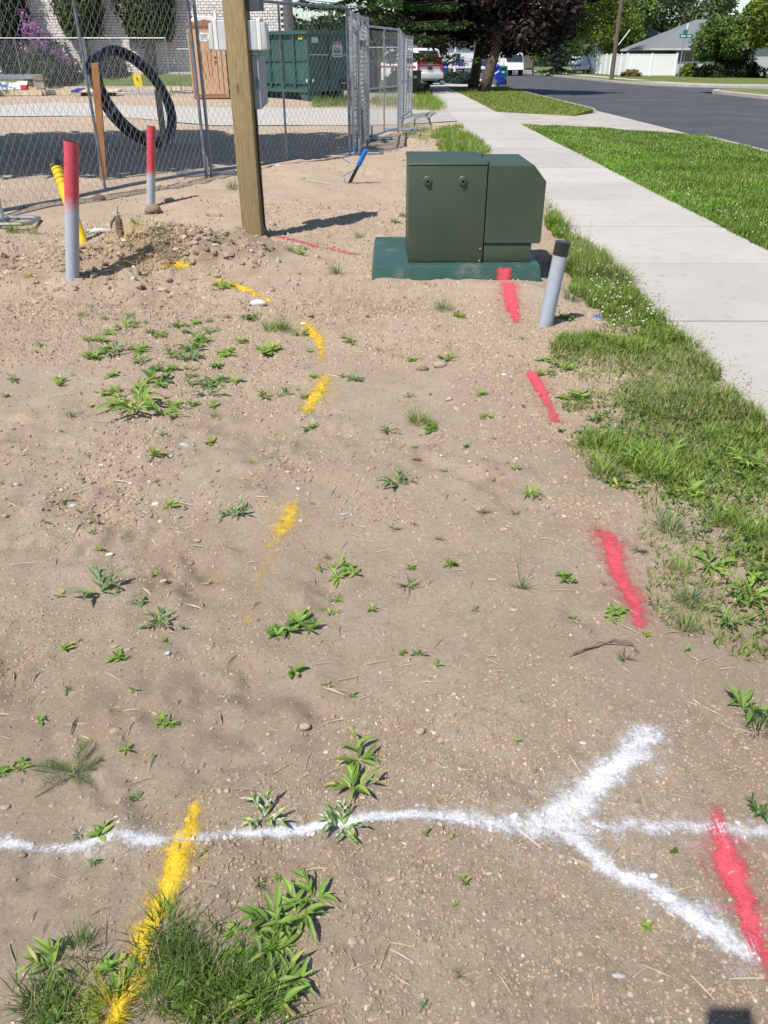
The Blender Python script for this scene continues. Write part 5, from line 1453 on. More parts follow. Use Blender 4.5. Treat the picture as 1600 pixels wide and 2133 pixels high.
for n, ya, yb, xa, xb, s0, s1 in ((135000, .45, 2.4, -1.35, 1.45, .0013, .0062), (80000, 2.2, 5.0, -2.6, 1.5, .0024, .0115), (36000, 4.6, 9.0, -4.4, 1.5, .0045, .018), (7000, 8.5, 18., -6, 1.4, .008, .024)):
    x = RNG.uniform(xa, xb, n); y = RNG.uniform(ya, yb, n)
    k = (RNG.random(n) < .12 + .9 * crumb_mask(x, y)) & soil_ok(x, y)
    x, y = x[k], y[k]; xs_l.append(x); ys_l.append(y); ss_l.append(s0 + (s1 - s0) * RNG.random(len(x)) ** 3.0)
# broken clods on the dug mounds
for (mx, my, a, r) in MOUNDS[:7]:
    n = 420; x = RNG.normal(mx, r * .9, n); y = RNG.normal(my, r * .9, n); xs_l.append(x); ys_l.append(y); ss_l.append(.006 + .036 * RNG.random(n) ** 3.2)
x = np.concatenate(xs_l); y = np.concatenate(ys_l); s = np.concatenate(ss_l)
own = np.full(len(x), -1)
for i, (c, segs, o) in enumerate(MARKS):
    own[(coverage(segs, x, y) > .35 + .45 * RNG.random(len(x)))] = i
big = s / y > np.quantile(s / y, .91)
kb = (own < 0) & big
V, Fc = clods(x[kb], y[kb], s[kb]); nb = int(kb.sum()); t = RNG.random((nb, 1))
cb2 = np.where(t < .70, np.array([[.350, .262, .180]]), np.where(t < .88, np.array([[.41, .315, .225]]), np.where(t < .94, np.array([[.52, .44, .35]]), np.array([[.25, .185, .13]])))) * RNG.uniform(.82, 1.12, (nb, 1))
tag(npmesh('gravel', V, [Fc], 'grit', None, np.repeat(cb2, 12, 0)), 'larger soil clods and pebbles loose on the bare ground', 'gravel', kind='stuff')
k = (own < 0) & ~big
V, Fc = crumbs(x[k], y[k], s[k])
n = int(k.sum())
t = RNG.random((n, 1))
gc = np.where(t < .62, np.array([[.405, .31, .22]]), np.where(t < .90, np.array([[.455, .355, .26]]), np.where(t < .925, np.array([[.56, .47, .37]]), np.array([[.31, .23, .165]])))) * RNG.uniform(.8, 1.15, (n, 1))
tag(npmesh('gravel', V, [Fc], 'grit', None, np.repeat(gc, 5, 0)), 'loose crumbs of soil and fine gravel over the bare ground', 'gravel', kind='stuff')
for i, (c, segs, o) in enumerate(MARKS):
    k = own == i
    if k.sum() < 3: continue
    V, Fc = crumbs(x[k], y[k], s[k] * 1.1, .15)
    g = npmesh('painted_grit', V - np.array(o.location), [Fc], 'grit_' + c, o); tag(g, kind='stuff')

# soil trodden onto the sidewalk edge
n = 1500
y = RNG.uniform(3.2, 10, n); x = street(SW0 + .01 + np.abs(RNG.normal(0, .075, n)), y); s_ = .002 + .006 * RNG.random(n) ** 3
V, Fc = crumbs(x, y, s_); V[:, 2] += np.repeat(.021 - gz(x, y), 5)
tag(npmesh('soil_spill', V, [Fc], 'grit', None, np.tile(np.array([[.30, .225, .155]]), (len(V), 1))), 'soil crumbs spilled along the sidewalk edge', 'soil', kind='stuff')

# ------------------------------------------------------------------ labels that single out weeds and stones
LMK = [('the transformer plinth', 950, 575), ('the leaning grey conduit', 1140, 640), ('the tall red topped conduit', 150, 520), ('the wooden power post', 530, 470),
       ('the white rock', 538, 633), ('the curved yellow dash', 655, 705), ('the lower upright yellow dash', 655, 820), ('the middle yellow dash', 590, 1105),
       ('the faint yellow specks', 530, 1260), ('the big flat leaved rosette', 600, 1320), ('the large middle grass tuft', 575, 700), ('the wide grassy weed patch at left', 300, 850),
       ('the red dash by the verge', 1130, 820), ('the red stripe in midfield', 1295, 1210), ('the forked white arrow', 1230, 1690), ('the foreground yellow stripe', 350, 1830),
       ('the feathery yarrow', 155, 1615), ('the tufted weed under the transformer', 880, 875), ('the tall lone grass stem', 1085, 1200), ('the column of broad bladed weeds', 740, 1640),
       ('the dead root strand', 1250, 1365), ('the flat grey stone', 385, 925), ('the right edge red stripe', 1530, 1820), ('the bottom left grass', 420, 2050)]
ORD = [_o for _o in ['nearest', 'second nearest', 'third nearest', 'fourth nearest', 'fifth nearest', 'sixth nearest', 'seventh nearest', 'eighth nearest', 'ninth nearest', 'tenth nearest', 'eleventh nearest', 'twelfth nearest', 'thirteenth nearest', 'fourteenth nearest', 'fifteenth nearest', 'sixteenth nearest', 'seventeenth nearest', 'eighteenth nearest', 'nineteenth nearest', 'twentieth nearest', 'farthest']]
def auto_labels(items):
    """items: list of dict(px,py,phrase) -> adds label"""
    groups = {}
    for it in items:
        best = min(((math.hypot(it['px'] - a, (it['py'] - b) * 1.15), nm, a, b) for nm, a, b in LMK if math.hypot(it['px'] - a, it['py'] - b) > 14), key=lambda q: q[0])
        dx, dy = it['px'] - best[2], it['py'] - best[3]
        if abs(dx) > abs(dy): d = 'right of' if dx > 0 else 'left of'
        else: d = 'in front of' if dy > 0 else 'behind'
        groups.setdefault((it['phrase'], d, best[1]), []).append((best[0], it))
    for (ph, d, nm), L in groups.items():
        L.sort(key=lambda q: q[0])
        for i, (_, it) in enumerate(L):
            it['label'] = f'{ph} {d} {nm}' if len(L) == 1 else f'{ORD[i]} {ph} {d} {nm}'

# stones that can be told apart
def rock(px, py, w, asp, tall, col, phrase=None):
    return dict(px=px, py=py, w=w, asp=asp, tall=tall, col=col, phrase=phrase)
TAN, GRY, WHT, PNK, BRN = (.42, .32, .225), (.42, .40, .385), (.68, .65, .60), (.45, .32, .26), (.26, .19, .135)
ROCKS = [(538, 633, 40, .6, .55, WHT, 'chalky white rock'), (385, 926, 30, .6, .4, GRY, 'flat grey stone'), (153, 1046, 20, .8, .7, GRY, 'grey pointed stone'), (166, 992, 20, .5, .5, BRN, 'brown flat stone'),
         (10, 1072, 16, .7, .6, TAN, 'tan stone'), (325, 1052, 18, .7, .4, WHT, 'pale stone'), (623, 1031, 12, .9, .6, WHT, 'pale stone'), (370, 1080, 18, .5, .4, PNK, 'pink flat stone'),
         (370, 1108, 15, .7, .5, TAN, 'tan stone'), (412, 1130, 16, .8, .6, TAN, 'tan stone'), (228, 1155, 20, .5, .4, WHT, 'pale stone'), (395, 1168, 18, .9, .7, BRN, 'brown round stone'), (340, 1207, 20, .6, .6, PNK, 'pink oval stone'),
         (720, 1080, 28, .35, .2, GRY, 'flat grey flake'), (670, 1307, 44, .45, .22, PNK, 'pale flat slab'), (625, 1295, 22, .6, .3, TAN, 'tan flake'), (242, 1352, 24, .5, .3, TAN, 'tan flake'), (268, 1363, 18, .5, .35, TAN, 'tan stone'),
         (350, 1370, 14, 1.2, .3, GRY, 'grey chip'), (323, 1489, 20, .4, .35, TAN, 'tan pebble'), (350, 1502, 16, 1.2, .4, PNK, 'pink stone'), (635, 1516, 27, .7, .6, TAN, 'smooth tan pebble'), (876, 1526, 24, .75, .6, PNK, 'pink brown pebble'),
         (243, 1538, 24, 1.0, .3, TAN, 'tan flake'), (545, 1562, 14, 1.6, .25, TAN, 'upright tan flake'), (715, 1594, 24, .8, .7, TAN, 'smooth tan pebble'), (755, 1540, 20, .7, .6, TAN, 'tan stone'), (918, 1545, 16, 1.3, .6, PNK, 'pink stone'),
         (1069, 1278, 24, .7, .4, TAN, 'tan flat stone'), (1026, 1220, 26, .35, .3, TAN, 'narrow tan flake'), (1048, 1108, 22, .6, .5, PNK, 'pink brown stone'), (952, 1160, 12, 1., .6, PNK, 'pink stone'), (1045, 1110, 12, .8, .6, PNK, 'pink stone'),
         (1384, 1268, 18, 1.4, .4, GRY, 'smooth grey stone'), (937, 828, 20, .6, .6, GRY, 'round grey stone'), (917, 755, 32, .75, .65, TAN, 'ridged tan shell like stone'), (880, 760, 30, .6, .6, BRN, 'dark clod'), (1137, 917, 24, .4, .3, PNK, 'pink flat stone'),
         (1188, 905, 18, .7, .5, TAN, 'tan stone'), (1050, 775, 10, .9, .6, WHT, 'pale stone'), (983, 712, 14, .6, .6, TAN, 'tan stone'), (844, 704, 12, .8, .6, TAN, 'tan stone'), (565, 606, 16, .8, .6, TAN, 'tan round stone'), (632, 678, 14, .8, .7, WHT, 'pale stone'),
         (410, 742, 10, .8, .6, TAN, 'tan stone'), (725, 770, 14, .6, .5, TAN, 'tan stone'), (631, 622, 10, .8, .7, TAN, 'tan stone'), (105, 618, 12, 1.2, .7, TAN, 'tan stone'), (73, 626, 12, .8, .6, TAN, 'tan stone'),
         (631, 379, 12, 1., .8, TAN, 'tan round stone'), (838, 337, 12, .7, .6, TAN, 'tan stone'), (566, 468, 18, 1., .9, PNK, 'white pink rock'), (445, 450, 40, .4, .5, TAN, 'flat tan rock'), (354, 420, 26, .5, .5, TAN, 'flat tan rock'),
         (320, 440, 38, 1., .95, BRN, 'dark grassy clod'), (208, 418, 26, .9, .9, BRN, 'dark soil clod'), (815, 1840, 26, .4, .3, TAN, 'oval tan flake'), (640, 2012, 26, 1.4, .5, PNK, 'smooth pink stone'), (530, 2040, 22, .9, .6, TAN, 'tan stone'), (410, 1823, 16, 1.2, .8, TAN, 'tan pebble'),
         (735, 1965, 22, 1., .35, PNK, 'pink flat stone'), (735, 1735, 12, .8, .6, GRY, 'grey stone'), (1290, 2032, 32, .4, .2, GRY, 'half buried grey stone'), (460, 1660, 16, .9, .7, TAN, 'tan pebble'), (475, 1662, 14, .9, .7, TAN, 'tan pebble'), (12, 1680, 24, .6, .4, PNK, 'pink flake'), (48, 1783, 18, .8, .7, BRN, 'dark stone'),
         (1070, 1713, 22, .8, .6, (.80, .80, .81), 'white painted pebble'), (1312, 1830, 26, .7, .5, (.80, .80, .81), 'white painted pebble'), (1390, 1880, 36, .7, .5, (.80, .80, .81), 'large white painted pebble'), (1215, 1762, 12, .9, .6, (.80, .80, .81), 'white painted pebble'), (1237, 1810, 12, .9, .6, (.80, .80, .81), 'white painted pebble'), (1360, 1832, 20, .8, .5, (.74, .73, .72), 'white speckled pebble'),
         (915, 1735, 0, 0, 0, TAN, None)]
items = [rock(*r) for r in ROCKS if r[2] > 0]
auto_labels(items)
def ico_rock(seed, asp, tall):
    bm = bmesh.new(); bmesh.ops.create_icosphere(bm, subdivisions=2, radius=1.0)
    rg = np.random.default_rng(seed)
    cuts = rg.normal(size=(7, 3)); cuts /= np.linalg.norm(cuts, axis=1, keepdims=True); dd = rg.uniform(.62, .95, 7)
    V = []
    for v in bm.verts:
        p = np.array(v.co)
        for c, d in zip(cuts, dd):
            h = p @ c
            if h > d: p = p - c * (h - d) * .85
        V.append(p * [1, asp, tall] + rg.normal(0, .018, 3))
    Fs = [tuple(v.index for v in f.verts) for f in bm.faces]
    bm.free(); return np.array(V), np.array(Fs)
for i, it in enumerate(items):
    p = g3(it['px'], it['py']); r = it['w'] * mpp(it['px'], it['py']) / 2
    V, Fs = ico_rock(100 + i, it['asp'], it['tall'] * .8)
    a = random.uniform(-.5, .5)
    R_ = np.array([[math.cos(a), -math.sin(a), 0], [math.sin(a), math.cos(a), 0], [0, 0, 1]])
    V = V @ R_.T * r
    c = np.array(it['col']) * random.uniform(.9, 1.1)
    nm = 'clod' if 'clod' in it['phrase'] else ('rock' if 'rock' in it['phrase'] else 'stone')
    o = npmesh(nm, V, [Fs], 'stone', None, np.tile(c, (len(V), 1)), smooth=True)
    o.location = (p[0], p[1], p[2] + r * it['tall'] * .30)
    o.rotation_euler = (random.uniform(-.15, .15), random.uniform(-.15, .15), 0)
    tag(o, it['label'], nm, 'stones told apart on the soil')

# ================================================================== GRASS
def blades(x, y, h, w, lean, col, z=None, curl=.5):
    n = len(x); az = RNG.uniform(0, 6.28, n); d = np.stack([np.cos(az), np.sin(az)], 1)
    sd_ = np.stack([-d[:, 1], d[:, 0]], 1)
    z0 = gz(x, y) - .004 if z is None else z
    ln = lean * RNG.uniform(.3, 1.5, n)
    def pt(t, wd, s):
        hx = h * t; off = h * ln * t ** (1 + curl)
        zz = z0 + hx * np.sqrt(np.clip(1 - (ln * t * .75) ** 2, .12, 1))
        return np.stack([x + d[:, 0] * off + sd_[:, 0] * wd * s, y + d[:, 1] * off + sd_[:, 1] * wd * s, zz], 1)
    V = np.stack([pt(0, w * .5, -1), pt(0, w * .5, 1), pt(.5, w * .45, 1), pt(.5, w * .45, -1), pt(1, w * 0, 0)], 1).reshape(-1, 3)
    i = np.arange(n) * 5
    return V, [np.stack([i, i + 1, i + 2, i + 3], 1), np.stack([i + 3, i + 2, i + 4], 1)], np.repeat(col, 5, 0)

def inpoly(x, y, poly):
    c = np.zeros(len(x), bool); n = len(poly)
    for i in range(n):
        x0, y0 = poly[i]; x1, y1 = poly[(i + 1) % n]
        k = ((y0 > y) != (y1 > y)) & (x < (x1 - x0) * (y - y0) / (y1 - y0 + 1e-12) + x0)
        c ^= k
    return c

FRESH1, FRESH2 = (.125, .215, .032), (.260, .355, .062)
DULL1, DULL2 = (.16, .22, .06), (.30, .34, .11)
DRY1, DRY2 = (.30, .24, .13), (.42, .36, .22)
left = [(1132, 425), (1150, 455), (1168, 500), (1178, 560), (1205, 600), (1238, 640), (1250, 668), (1238, 690), (1168, 700), (1150, 755), (1188, 800), (1195, 855), (1215, 905), (1200, 965), (1240, 1000), (1310, 1025), (1338, 1080), (1345, 1150), (1392, 1215), (1405, 1290), (1480, 1330), (1560, 1345), (1660, 1400)]
LP = [tuple(at(*q)[:2]) for q in left]
yl = [p[1] for p in LP]
VERGE = LP + [(street(SW0 + .02, 1.6), 1.6), (street(SW0 + .02, 9.2), 9.2)]
n = 240000
x = RNG.uniform(.4, 1.75, n); y = 1.55 + (9.2 - 1.55) * RNG.random(n) ** 1.25
edge = .20 * vnoise(x, y, .35, 51) + .14 * vnoise(x, y, .12, 52)
k = inpoly(x + edge, y + edge, VERGE) & (x - DRIFT * y < SW0 + .025 + .04 * vnoise(x, y, .2, 56))
dn = vnoise(x, y, .45, 53) + .55 * vnoise(x, y, .17, 54)
lo_ = np.argsort(yl); xl_ = np.interp(y, np.array(yl)[lo_], np.array([p[0] for p in LP])[lo_])
fringe = sstep(.45, .0, x - xl_ + edge)
thin = .18 * sstep(3.6, 2.2, y) + .34 * fringe[:] * sstep(5.2, 3.9, y)
k &= RNG.random(n) < sstep(-.72 + thin * 1.6, .02 + thin, dn) * .88 + .12
x, y, dn = x[k], y[k], dn[k]; n = len(x)
dryp = sstep(.12, .45, vnoise(x, y, .6, 55) + .55 * sstep(.9, 0, np.abs(y - 3.75)) + .22 * sstep(.25, .0, street(SW0, y) - x) - .05)
isdry = RNG.random(n) < .05 + .22 * dryp
dull = RNG.random(n) < .15 + .6 * dryp
col = np.where(isdry[:, None], ncol(n, DRY1, DRY2), np.where(dull[:, None], ncol(n, DULL1, DULL2), ncol(n, FRESH1, FRESH2)))
tall = 1 + .9 * sstep(4.6, 5.6, y)
h = RNG.uniform(.022, .068, n) * tall * (.75 + .5 * (dn > .1)) * np.where(isdry, .8, 1)
V, Fs, Cc = blades(x, y, h, RNG.uniform(.0022, .0048, n) * (1 + .09 * y), .75, col)
tag(npmesh('grass', V, Fs, 'foliage', None, Cc), 'patchy green and dry grass verge left of the sidewalk', 'grass', kind='stuff')
# broad leaved weeds woven into the verge
n = 3600
x = RNG.uniform(.4, 1.7, n); y = RNG.uniform(1.6, 8.6, n)
k = inpoly(x, y, VERGE) & (RNG.random(n) < sstep(-.2, .25, vnoise(x, y, .4, 61))) & (x - DRIFT * y < SW0 - .03)
x, y = x[k], y[k]; n = len(x)
m = 5
xx = np.repeat(x, m) + RNG.normal(0, .012, n * m); yy = np.repeat(y, m) + RNG.normal(0, .012, n * m)
C = np.stack([xx, yy, gz(xx, yy) + RNG.uniform(.012, .045, n * m)], 1)
N = np.array([0, 0, 1.]) + RNG.normal(0, .45, (n * m, 3)); N /= np.linalg.norm(N, axis=1, keepdims=True)
V, Fq, Cc = leaf_quads(C, N, RNG.uniform(.006, .015, n * m), ncol(n * m, (.085, .17, .03), (.16, .26, .05)), .5)
tag(npmesh('clover_leaves', V, [Fq], 'foliage', None, Cc), 'low broad leaves and clover mixed through the sidewalk verge', 'ground cover', kind='stuff')
# seed heads leaning over the sidewalk edge
n = 220
y = RNG.uniform(3.6, 8.8, n); x = street(SW0 - .03, y) + RNG.normal(0, .035, n)
V, Fs, Cc = blades(x, y, RNG.uniform(.09, .19, n), RNG.uniform(.0020, .0032, n), .55, ncol(n, (.16, .17, .06), (.34, .30, .16)))
tag(npmesh('seed_stalks', V, Fs, 'foliage', None, Cc), 'thin pale grass stalks leaning over the sidewalk edge', 'grass', kind='stuff')
# white clover heads
def clover(name, label, x, y, z, r, c1=(.62, .60, .52), c2=(.80, .78, .72)):
    n = len(x)
    V = OCT[None] * (r[:, None, None] * RNG.uniform(.8, 1.2, (n, 6, 1))) + np.stack([x, y, z], 1)[:, None, :]
    col = np.repeat(ncol(n, c1, c2, .08), 6, 0)
    tag(npmesh(name, V.reshape(-1, 3), [(np.arange(n)[:, None, None] * 6 + OCF[None]).reshape(-1, 3)], 'grit', None, col), label, 'clover', kind='stuff')
n = 260
y = RNG.uniform(4.3, 7.9, n); x = street(SW0, y) - np.abs(RNG.normal(.20, .13, n))
k = (vnoise(x, y, .35, 71) + .25 * sstep(7.6, 4.6, y) > .06) & inpoly(x, y, VERGE); x, y = x[k], y[k]
clover('clover_heads', 'white clover heads in the verge beside the sidewalk', x, y, gz(x, y) + RNG.uniform(.05, .10, len(x)), RNG.uniform(.005, .009, len(x)), (.45, .45, .34), (.66, .64, .55))
# far tufts beside the walk behind the transformer
def tuft_field(px_poly, n, hh, label, c1=FRESH1, c2=FRESH2, wk=1.):
    poly = [tuple(at(*q)[:2]) for q in px_poly]; A = np.array(poly)
    x = RNG.uniform(A[:, 0].min(), A[:, 0].max(), n); y = RNG.uniform(A[:, 1].min(), A[:, 1].max(), n)
    k = inpoly(x + .35 * vnoise(x, y, .4, 81) + .2 * vnoise(x, y, .15, 83), y + .6 * vnoise(x, y, .5, 82), poly) & (RNG.random(n) < sstep(-.45, .15, vnoise(x, y, .3, 84))); x, y = x[k], y[k]; n = len(x)
    V, Fs, Cc = blades(x, y, RNG.uniform(.3, 1.35, n) * hh, RNG.uniform(.004, .011, n) * wk, .6, ncol(n, c1, c2, .2))
    tag(npmesh('grass', V, Fs, 'foliage', None, Cc), label, 'grass', kind='stuff')
tuft_field([(905, 300), (918, 272), (950, 265), (985, 282), (1025, 316), (1000, 330), (920, 318)], 9000, .12, 'tall grass patch between the transformer and the sidewalk')
tuft_field([(858, 230), (862, 205), (905, 203), (925, 222), (915, 234)], 4500, .26, 'tall grass at the end of the fence beside the sidewalk')
tuft_field([(650, 226), (660, 208), (730, 205), (735, 222)], 4000, .24, 'green weeds at the foot of the dumpster', (.09, .16, .03), (.2, .28, .06))
tuft_field([(770, 222), (775, 205), (835, 205), (840, 225)], 2500, .2, 'thin grass behind the farther fence panels', DULL1, DULL2)
tuft_field([(840, 285), (850, 262), (905, 262), (915, 290), (880, 300)], 2600, .06, 'sparse grass in the soil before the cracked drive', DULL1, DULL2)
# parkway lawn
n = 120000
y = 4.2 + 16.2 * RNG.random(n) ** 1.15; x = street(RNG.uniform(SW1 - .03, KB - .12, n), y)
lim = np.interp(x - DRIFT * y, [SW1, 4.6, KB - .16], [20.6, 19.3, 17.7]); k = y < lim + .12 * vnoise(x, y, .5, 90)
k &= x < .58 * (y * CP + .68)
x, y = x[k], y[k]; n = len(x)
pt_ = vnoise(x, y, 1.4, 91) + .6 * vnoise(x, y, .5, 92)
isd = RNG.random(n) < .08 + .62 * sstep(.05, .5, pt_)
col = np.where(isd[:, None], ncol(n, (.22, .25, .07), (.34, .33, .12)), ncol(n, (.110, .215, .024), (.215, .350, .048)))
col = col * (1 + .45 * vnoise(x, y, .8, 94) + .4 * vnoise(x, y, .22, 95))[:, None]
V, Fs, Cc = blades(x, y, RNG.uniform(.025, .06, n) * (1 + .7 * vnoise(x, y, .4, 96)), RNG.uniform(.004, .008, n) * (1 + .05 * y), .6, col, z=np.full(n, .002))
tag(npmesh('grass', V, Fs, 'foliage', None, Cc), 'green parkway lawn between the sidewalk and the road', 'grass', kind='stuff')
n = 1100
y = RNG.uniform(6, 20, n); x = street(RNG.uniform(SW1 + .05, KB - .2, n), y)
k = (vnoise(x, y, 1.1, 93) + .10 * sstep(12, 19, y) > -.04) & (y < np.interp(x - DRIFT * y, [SW1, 4.6, KB - .16], [20.4, 19.1, 17.5])); x, y = x[k], y[k]
clover('clover_heads', 'white clover heads dotted over the parkway lawn', x, y, RNG.uniform(.045, .07, len(x)), RNG.uniform(.006, .010, len(x)), (.42, .46, .32), (.62, .64, .50))
n = 26000
y = RNG.uniform(24.4, 50, n); x = street(RNG.uniform(SW1 - .05, KB - .15, n), y)
k = y > np.interp(x - DRIFT * y, [SW1, 4.2, 5.0, KB - .16], [25.6, 24.9, 24.3, 27.3]); x, y = x[k], y[k]; n = len(x)
V, Fs, Cc = blades(x, y, RNG.uniform(.03, .07, n), RNG.uniform(.012, .022, n), .6, np.where(RNG.random((n, 1)) < .35, ncol(n, (.26, .26, .07), (.38, .35, .13)), ncol(n, (.11, .20, .026), (.21, .31, .05))), z=np.full(n, .002))
tag(npmesh('grass', V, Fs, 'foliage', None, Cc), 'parkway lawn under the dark leaved trees', 'grass', kind='stuff')
# dry straws lying on the soil
n = 420
x = np.concatenate([RNG.uniform(-1.1, 1.2, 300), RNG.uniform(-2.4, 1.3, 120)]); y = np.concatenate([RNG.uniform(.6, 2.2, 300), RNG.uniform(2.2, 5, 120)])
az = RNG.uniform(0, 6.28, n); L = RNG.uniform(.006, .030, n) * np.where(y > 2.2, 1.6, 1); w = RNG.uniform(.0004, .0009, n) * np.where(y > 2.2, 1.7, 1)
dx, dy = np.cos(az), np.sin(az)
xa, ya, xb, yb = x - dx * L, y - dy * L, x + dx * L, y + dy * L
za, zb_ = gz(xa, ya) + .003, gz(xb, yb) + .004
V = np.stack([np.stack([xa - dy * w, ya + dx * w, za], 1), np.stack([xa + dy * w, ya - dx * w, za], 1), np.stack([xb + dy * w, yb - dx * w, zb_], 1), np.stack([xb - dy * w, yb + dx * w, zb_], 1), np.stack([(xa + xb) / 2, (ya + yb) / 2, np.maximum(za, zb_) + .0025], 1)], 1).reshape(-1, 3)
i = np.arange(n) * 5
tag(npmesh('dry_straw', V, [np.stack([i, i + 1, i + 4], 1), np.stack([i + 1, i + 2, i + 4], 1), np.stack([i + 2, i + 3, i + 4], 1), np.stack([i + 3, i, i + 4], 1)], 'grit', None, np.repeat(ncol(n, (.42, .34, .22), (.62, .54, .38), .1), 5, 0)), 'short dry straws scattered on the soil', 'straw', kind='stuff')
# straw heap on the mound, part sprayed yellow
c = g3(312, 500); n = 380
x = c[0] + RNG.normal(0, .15, n); y = c[1] + RNG.normal(-.04, .15, n)
yel = (RNG.random(n) < sstep(.08, -.22, x - c[0]) * .8)
V, Fs, Cc = blades(x, y, RNG.uniform(.04, .12, n), RNG.uniform(.0025, .0045, n), 2.3, np.where(yel[:, None], ncol(n, (.62, .40, .02), (.78, .52, .04), .1), ncol(n, (.34, .24, .12), (.52, .40, .22), .12)), z=gz(x, y) + RNG.uniform(0, .05, n), curl=.2)
tag(npmesh('straw_heap', V, Fs, 'grit', None, Cc, loc=c), 'heap of dry straw, partly yellow, on the dug mound', 'straw', kind='stuff')

# ================================================================== WEEDS
class LeafB:
    def __init__(s): s.V = []; s.F4 = []; s.C = []; s.n = 0
    def leaf(s, p, az, L, W, el, droop, col, segs=4, fold=.25, shape=.85):
        d = np.array([math.cos(az), math.sin(az), 0.]); sd_ = np.array([-d[1], d[0], 0.])
        P = np.array(p, float); e = el; rows = []; bendz = random.gauss(0, .22)
        for i in range(segs + 1):
            t = i / segs
            w = W * (math.sin(math.pi * min(1, t ** shape * .93 + .07)) if i < segs else .02)
            up = np.array([-d[0] * math.sin(e), -d[1] * math.sin(e), math.cos(e)])
            rows.append((P - sd_ * w / 2 + up * w * fold * .5, P - up * w * .02, P + sd_ * w / 2 + up * w * fold * .5))
            az += bendz / segs; d = np.array([math.cos(az), math.sin(az), 0.]); sd_ = np.array([-d[1], d[0], 0.])
            P = P + (d * math.cos(e) + np.array([0, 0, 1.]) * math.sin(e)) * L / segs
            e -= droop / segs
        b = s.n
        for r in rows: s.V += list(r)
        for i in range(segs):
            a = b + 3 * i
            s.F4 += [(a, a + 1, a + 4, a + 3), (a + 1, a + 2, a + 5, a + 4)]
        s.n += 3 * (segs + 1); s.C += [col] * (3 * (segs + 1))
    def stem(s, a, b, r, col):
        a, b = np.array(a, float), np.array(b, float)
        n0 = s.n
        for p in (a, b):
            for k in range(4): s.V.append(p + np.array([math.cos(k * 1.571) * r, math.sin(k * 1.571) * r, 0]))
        s.F4 += [(n0 + k, n0 + (k + 1) % 4, n0 + 4 + (k + 1) % 4, n0 + 4 + k) for k in range(4)]
        s.n += 8; s.C += [col] * 8
U = random.uniform
def tone(c, v=.2):
    f = 1 + random.gauss(0, v); return tuple(max(.004, q * f) for q in c)
LG, MG, BG, DG, YG = (.225, .340, .065), (.170, .280, .055), (.165, .255, .105), (.075, .150, .034), (.32, .36, .05)
